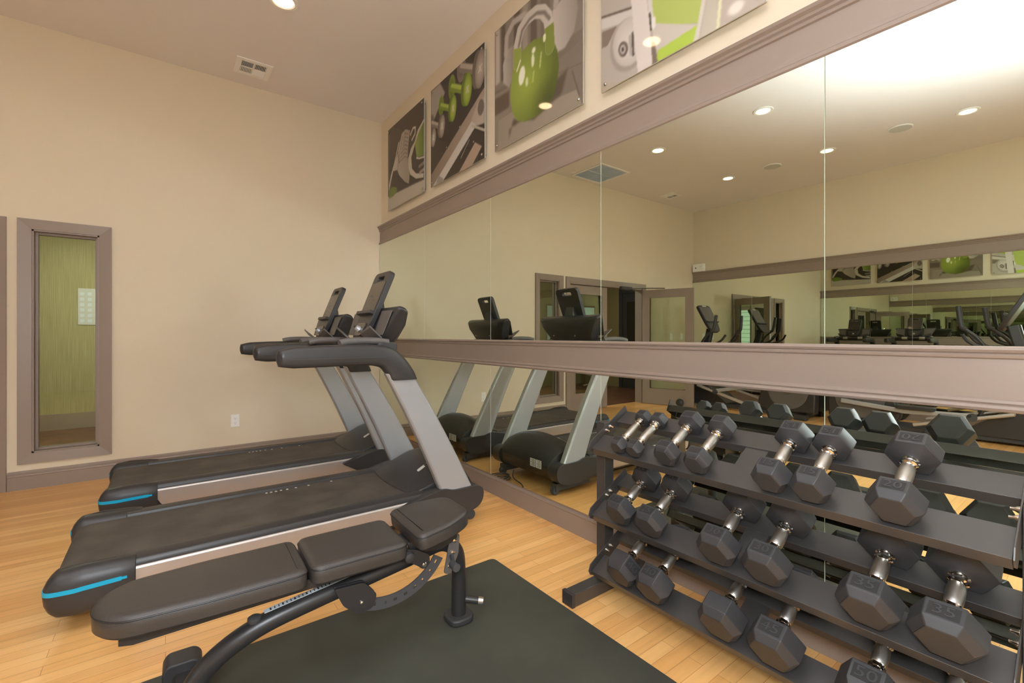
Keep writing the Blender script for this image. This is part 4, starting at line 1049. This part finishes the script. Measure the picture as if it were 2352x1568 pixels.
# dumbbells
def hexring(x, af, sc):
    r_ = af / math.sqrt(3) * sc
    return [(x, r_ * math.sin(R(30 + 60 * k) + 0), r_ * math.cos(R(30 + 60 * k))) for k in range(6)]
def head_mesh(af, hl, out):
    """hexagonal head centred on the axis; out=+1/-1 is the outer side"""
    bm = BM()
    xs = [(-hl / 2, .30), (-hl / 2 + hl * .06, .52), (-hl / 2 + hl * .22, 1.0), (hl / 2 - hl * .24, 1.0), (hl / 2 - .002, .76), (hl / 2, .73)]
    loft(bm, [hexring(out * x, af, s_) for x, s_ in xs])
    return bm
CACHE = {}
def dumbbell(tier, y, num, af, hl, cd, label, roll=0, Lf=None, yaw=0, group=None):
    """rests on both trays; Lf = distance of the front head's outer face from the fold edge"""
    E = FZ[tier]; Lf = 0.002 if Lf is None else Lf
    Lc = Lf + hl / 2 + cd / 2
    x, z = tp(E, Lc, 0.0004)
    t = thing('hex_dumbbell', label, 'dumbbell', (x, y, z), (0, -SL, yaw), group=group)
    key = (num, af, hl, cd)
    if key not in CACHE:
        d = {}
        bm = BM()
        h = cd / 2 - hl / 2 + .004
        r_ = .0125 + af * .035
        pr = [(r_ * .95, -h), (r_ * 1.35, -h + .001), (r_ * 1.35, -h + .005), (r_ * .98, -h + .007), (r_ * .98, -h + .014), (r_ * 1.28, -h + .016), (r_ * 1.30, -h + .021), (r_ * 1.0, -h + .024), (r_ * 1.02, -h + .030)]
        pr2 = [(r_ * 1.06, -h + .031), (r_ * 1.16, -h * .3), (r_ * 1.2, 0)]
        full = pr + pr2 + [(a, -b) for a, b in reversed(pr2[:-1])] + [(a, -b) for a, b in reversed(pr)]
        lathe(bm, full, 'x', n=22)
        for f in bm.faces:
            if abs(f.calc_center_median().x) < h - .032: f.material_index = 1
        d['handle'] = bm
        CACHE[key] = {'n': 0}
    made = CACHE[key]
    if made['n'] == 0:
        made['handle'] = part('handle', d['handle'], ['chrome', 'knurl'], t, loc=(0, 0, af / 2), rot=(R(roll), 0, 0))
        for k, s_ in enumerate((-1, 1)):
            hd = part('hex_head', head_mesh(af, hl, s_), 'rubber', t, bevel=0.003, seg=3, loc=(s_ * cd / 2, 0, af / 2), rot=(R(roll), 0, 0))
            fl = af / math.sqrt(3)
            bm = BM(); box(bm, (s_ * .0 - hl * .20, -fl * .40, af / 2 - .001), (hl * .18, fl * .40, af / 2 + .0004)); rc = part('number_recess', bm, 'recess', hd, flat=True)
            if num:
                bm = text_bm(num, hl * .40, .0006)
                for v in bm.verts: v.co = Matrix.Scale(1.25, 4, (1, 0, 0)) @ v.co
                m_ = Matrix.Translation((-hl * .01, 0, af / 2 + .0010)) @ Matrix.Rotation(R(-90 if s_ < 0 else 90), 4, 'Z')
                bm.transform(m_); nb = part('weight_number', bm, 'rubber', hd, flat=True)
            made['h%d' % k] = hd
        made['n'] = 1; made['t'] = t; build_kids()
    else:
        for k, s_ in (('handle', 0), ('h0', -1), ('h1', 1)):
            o = made[k]; c = copy_tree(o, t); c.rotation_euler = (R(roll), 0, 0)
    return t
GT, GM, GB = 'hex dumbbells on the top tier', 'hex dumbbells on the middle tier', 'hex dumbbells on the bottom tier'
dumbbell(0, 1.290, '', .066, .056, .188, 'smallest hex dumbbell on the top tier, at the far end of the rack', Lf=.004, group=GT)
dumbbell(0, 1.209, '', .066, .056, .188, 'second smallest-size hex dumbbell on the top tier, touching the one at the rack end', Lf=.004, group=GT)
dumbbell(0, 1.056, '', .090, .070, .192, 'small blank-topped hex dumbbell, third from the far end of the top tier', group=GT)
dumbbell(0, .928, '', .090, .070, .192, 'small blank-topped hex dumbbell, fourth from the far end of the top tier', group=GT)
dumbbell(0, .676, '15', .0995, .080, .197, 'hex dumbbell marked 15, the farther of the pair on the top tier', group=GT)
dumbbell(0, .560, '15', .0995, .080, .197, 'hex dumbbell marked 15, the nearer of the pair on the top tier', group=GT)
dumbbell(0, .362, '20', .112, .084, .202, 'single hex dumbbell marked 20, nearest on the top tier', group=GT)
dumbbell(1, 1.281, '25', .116, .082, .202, 'hex dumbbell at the far end of the middle tier', group=GM)
dumbbell(1, 1.130, '25', .116, .082, .202, 'hex dumbbell second from the far end of the middle tier', group=GM)
dumbbell(1, .850, '30', .128, .090, .207, 'hex dumbbell marked 30, farther of the pair in the middle of the middle tier', group=GM)
dumbbell(1, .690, '30', .128, .090, .207, 'hex dumbbell marked 30, nearer of the pair in the middle of the middle tier', group=GM)
dumbbell(1, .420, '35', .131, .094, .212, 'large hex dumbbell marked 35, second nearest on the middle tier', group=GM)
dumbbell(1, .262, '35', .131, .094, .212, 'largest-looking hex dumbbell, nearest on the middle tier', group=GM)
dumbbell(2, 1.268, '40', .130, .102, .212, 'hex dumbbell marked 40 rolled onto another face, far end of the bottom tier', roll=60, group=GB)
dumbbell(2, 1.115, '40', .130, .102, .212, 'upright hex dumbbell beside the rolled one on the bottom tier', group=GB)
dumbbell(2, .838, '45', .140, .106, .214, 'hex dumbbell with no number showing, third along the bottom tier', roll=-120, group=GB)
dumbbell(2, .664, '45', .140, .106, .214, 'hex dumbbell with a dark number recess, fourth along the bottom tier', group=GB)
dumbbell(2, .419, '50', .134, .108, .216, 'hex dumbbell at the lower edge of the view, fifth along the bottom tier', group=GB)
dumbbell(2, .262, '50', .134, .108, .216, 'hex dumbbell nearest on the bottom tier, mostly hidden', group=GB)

# loose round dumbbell by the open door
t = thing('round_dumbbell', 'black round-headed dumbbell on the floor by the open door leaf', 'dumbbell', (-3.05, 4.42, 0.0), (0, 0, R(20)))
for s_ in (-1, 1):
    bm = BM(); lathe(bm, [(.03, s_ * .055), (.058, s_ * .065), (.066, s_ * .09), (.066, s_ * .115), (.05, s_ * .14), (.02, s_ * .146)], 'x', (0, 0, .066), 22); part('round_head', bm, 'rubber', t)
bm = BM(); lathe(bm, [(.014, -.06), (.016, 0), (.014, .06)], 'x', (0, 0, .066), 14); part('handle', bm, 'chrome', t)

# ------------------------------------------------------------------ ellipticals (seen in the mirror)
def elliptical(loc, rz, label):
    """y forward: 0 at the drum end, console near 1.63"""
    t = thing('elliptical_trainer', label, 'elliptical', loc, (0, 0, rz), group='elliptical trainers by the opposite wall')
    bm = BM()
    for s in (-1, 1): tube(bm, [(s * .16, .12, .05), (s * .16, 1.0, .05), (s * .14, 1.95, .06)], 1, sq=(.05, .06))
    for y, w in ((.15, .30), (1.0, .26), (1.90, .33)): tube(bm, [(-w, y, .045), (w, y, .045)], 1, sq=(.07, .05))
    part('base_frame', bm, 'dark', t, bevel=0.004)
    for x in (-.3, .3):
        bm = BM(); prism(bm, rpoly([(x - .05, .06), (x + .05, .06), (x + .05, .22), (x - .05, .22)], .02), 'z', 0, .075); part('rear_foot', bm, 'plastic', t, bevel=0.012)
    for s in (-1, 1):
        bm = BM(); q = [(.30 + .36 * math.cos(2 * PI * k / 36), .40 + .33 * math.sin(2 * PI * k / 36)) for k in range(36)]
        q = rpoly([(-.02, .09), (.68, .09), (.76, .20), (.66, .50), (.46, .71), (.25, .75), (.05, .62), (-.03, .40)], [.05, .05, .12, .15, .14, .14, .14, .12], 6)
        prism(bm, q, 'x', s * .12, s * .27); dc = part('drum_cover', bm, 'plastic', t, bevel=0.03, seg=3)
        bm = BM(); lathe(bm, [(.27, s * .268), (.27, s * .276), (.255, s * .281), (.24, s * .278), (.06, s * .284), (.05, s * .300), (.02, s * .300)], 'x', (0, .33, .40), 40); part('drum_disc', bm, 'plastic2', dc)
        # pedal arm, pedal
        ph = 0 if s > 0 else PI
        cy_, cz = .33 + .18 * math.cos(ph), .40 + .10 * math.sin(ph) + (.08 if s > 0 else -.06)
        bm = BM(); tube(bm, [(s * .33, cy_, cz), (s * .33, .8, cz - .06), (s * .33, 1.38, .30)], 1, sq=(.04, .055)); part('pedal_arm', bm, 'silver', t, bevel=0.004)
        bm = BM(); q = rpoly([(s * .33 - .075, .72), (s * .33 + .075, .72), (s * .33 + .075, 1.08), (s * .33 - .075, 1.08)], .05); prism(bm, q, 'z', cz - .03, cz + .015); part('pedal', bm, 'plastic', t, bevel=0.01)
        # ramp rail
        bm = BM(); tube(bm, [(s * .33, .88, .13), (s * .33, 1.70, .36)], .02, 12); tube(bm, [(s * .27, .88, .13), (s * .27, 1.70, .36)], .014, 10); part('ramp_rail', bm, 'alu', t, label='bright metal ramp rail')
        bm = BM(); lathe(bm, [(.045, s * .31), (.045, s * .35)], 'x', (0, 1.38, .285), 20); part('ramp_wheel', bm, 'dark', t)
        # moving arm with bent handle
        sw = .07 * s
        bm = BM(); tube(bm, [(s * .30, 1.42, .28), (s * .33, 1.60 + sw, .55), (s * .34, 1.62 + sw, .90), (s * .33, 1.50 + sw, 1.15), (s * .30, 1.36 + sw, 1.30), (s * .27, 1.33 + sw, 1.50)], .018, 12, smooth=5); ma = part('moving_arm', bm, 'blacksteel', t)
        bm = BM(); tube(bm, [(s * .312, 1.40 + sw, 1.262), (s * .30, 1.36 + sw, 1.30), (s * .27, 1.33 + sw, 1.52)], .025, 12, smooth=4); part('arm_grip', bm, 'rubber', ma)
        # fixed handlebar
        bm = BM(); tube(bm, [(s * .04, 1.66, 1.02), (s * .16, 1.55, 1.03), (s * .22, 1.36, 1.10), (s * .20, 1.28, 1.20)], .017, 12, smooth=5); part('fixed_handlebar', bm, 'blacksteel', t)
    bm = BM(); prism(bm, rpoly([(1.25, .08), (2.02, .08), (2.04, .18), (1.95, .40), (1.80, .46), (1.66, .40)], .05), 'x', -.20, .20); part('front_shroud', bm, 'plastic', t, bevel=0.03, seg=3)
    bm = BM(); tube(bm, [(0, 1.90, .35), (0, 1.80, .75), (0, 1.70, 1.12), (0, 1.66, 1.30)], 1, sq=(.11, .09), smooth=3); part('mast', bm, 'plastic', t, bevel=0.006)
    for s in (-1, 1):
        bm = BM(); tube(bm, [(s * .08, 1.72, .38), (s * .08, 1.60, .95)], .014, 10); part('mast_rod', bm, 'blacksteel', t)
    # console
    a = R(28); ux, uz = math.sin(a), math.cos(a)
    def sp(v, x, d): return (x * 1.35, 1.55 + v * ux + d * uz, 1.27 + v * uz - d * ux)
    bm = BM(); q = rpoly([(-.09, -.02), (.09, -.02), (.13, .12), (.14, .50), (-.14, .50), (-.13, .12)], [.06, .06, .05, .05, .05, .05], 5)
    loft(bm, [[sp(v, x, 0) for x, v in q], [sp(v, x, .045) for x, v in q]]); cn = part('console', bm, 'plastic', t, bevel=0.008, seg=3)
    bm = BM(); q = rpoly([(-.115, .19), (.115, .19), (.12, .46), (-.12, .46)], .015)
    loft(bm, [[sp(v, x, -.001) for x, v in q], [sp(v, x, -.003) for x, v in q]]); part('display_face', bm, 'plastic2', cn, flat=True)
    bm = BM(); q = rpoly([(-.045, .47), (.045, .47), (.045, .488), (-.045, .488)], .008)
    loft(bm, [[sp(v, x, -.001) for x, v in q], [sp(v, x, -.003) for x, v in q]]); part('top_mark', bm, 'print', cn, flat=True)
    bm = BM(); q = [(-.13, .155), (.13, .155), (.13, .175), (-.13, .175)]
    loft(bm, [[sp(v, x, .0) for x, v in q], [sp(v, x, -.03) for x, v in q]]); part('reading_ledge', bm, 'plastic', cn, bevel=0.003)
    return t
elliptical((-3.52, 2.58, 0), 0, 'elliptical trainer nearer the doors, seen in the mirror')
build_kids()
e0 = [o for o in COL.objects if o.name == 'elliptical_trainer'][0]
e1 = copy_tree(e0); e1.location = (-3.52, 2.38, 0); e1.rotation_euler = (0, 0, PI); e1['label'] = 'elliptical trainer nearer the viewpoint, facing away from the doors, seen in the mirror'
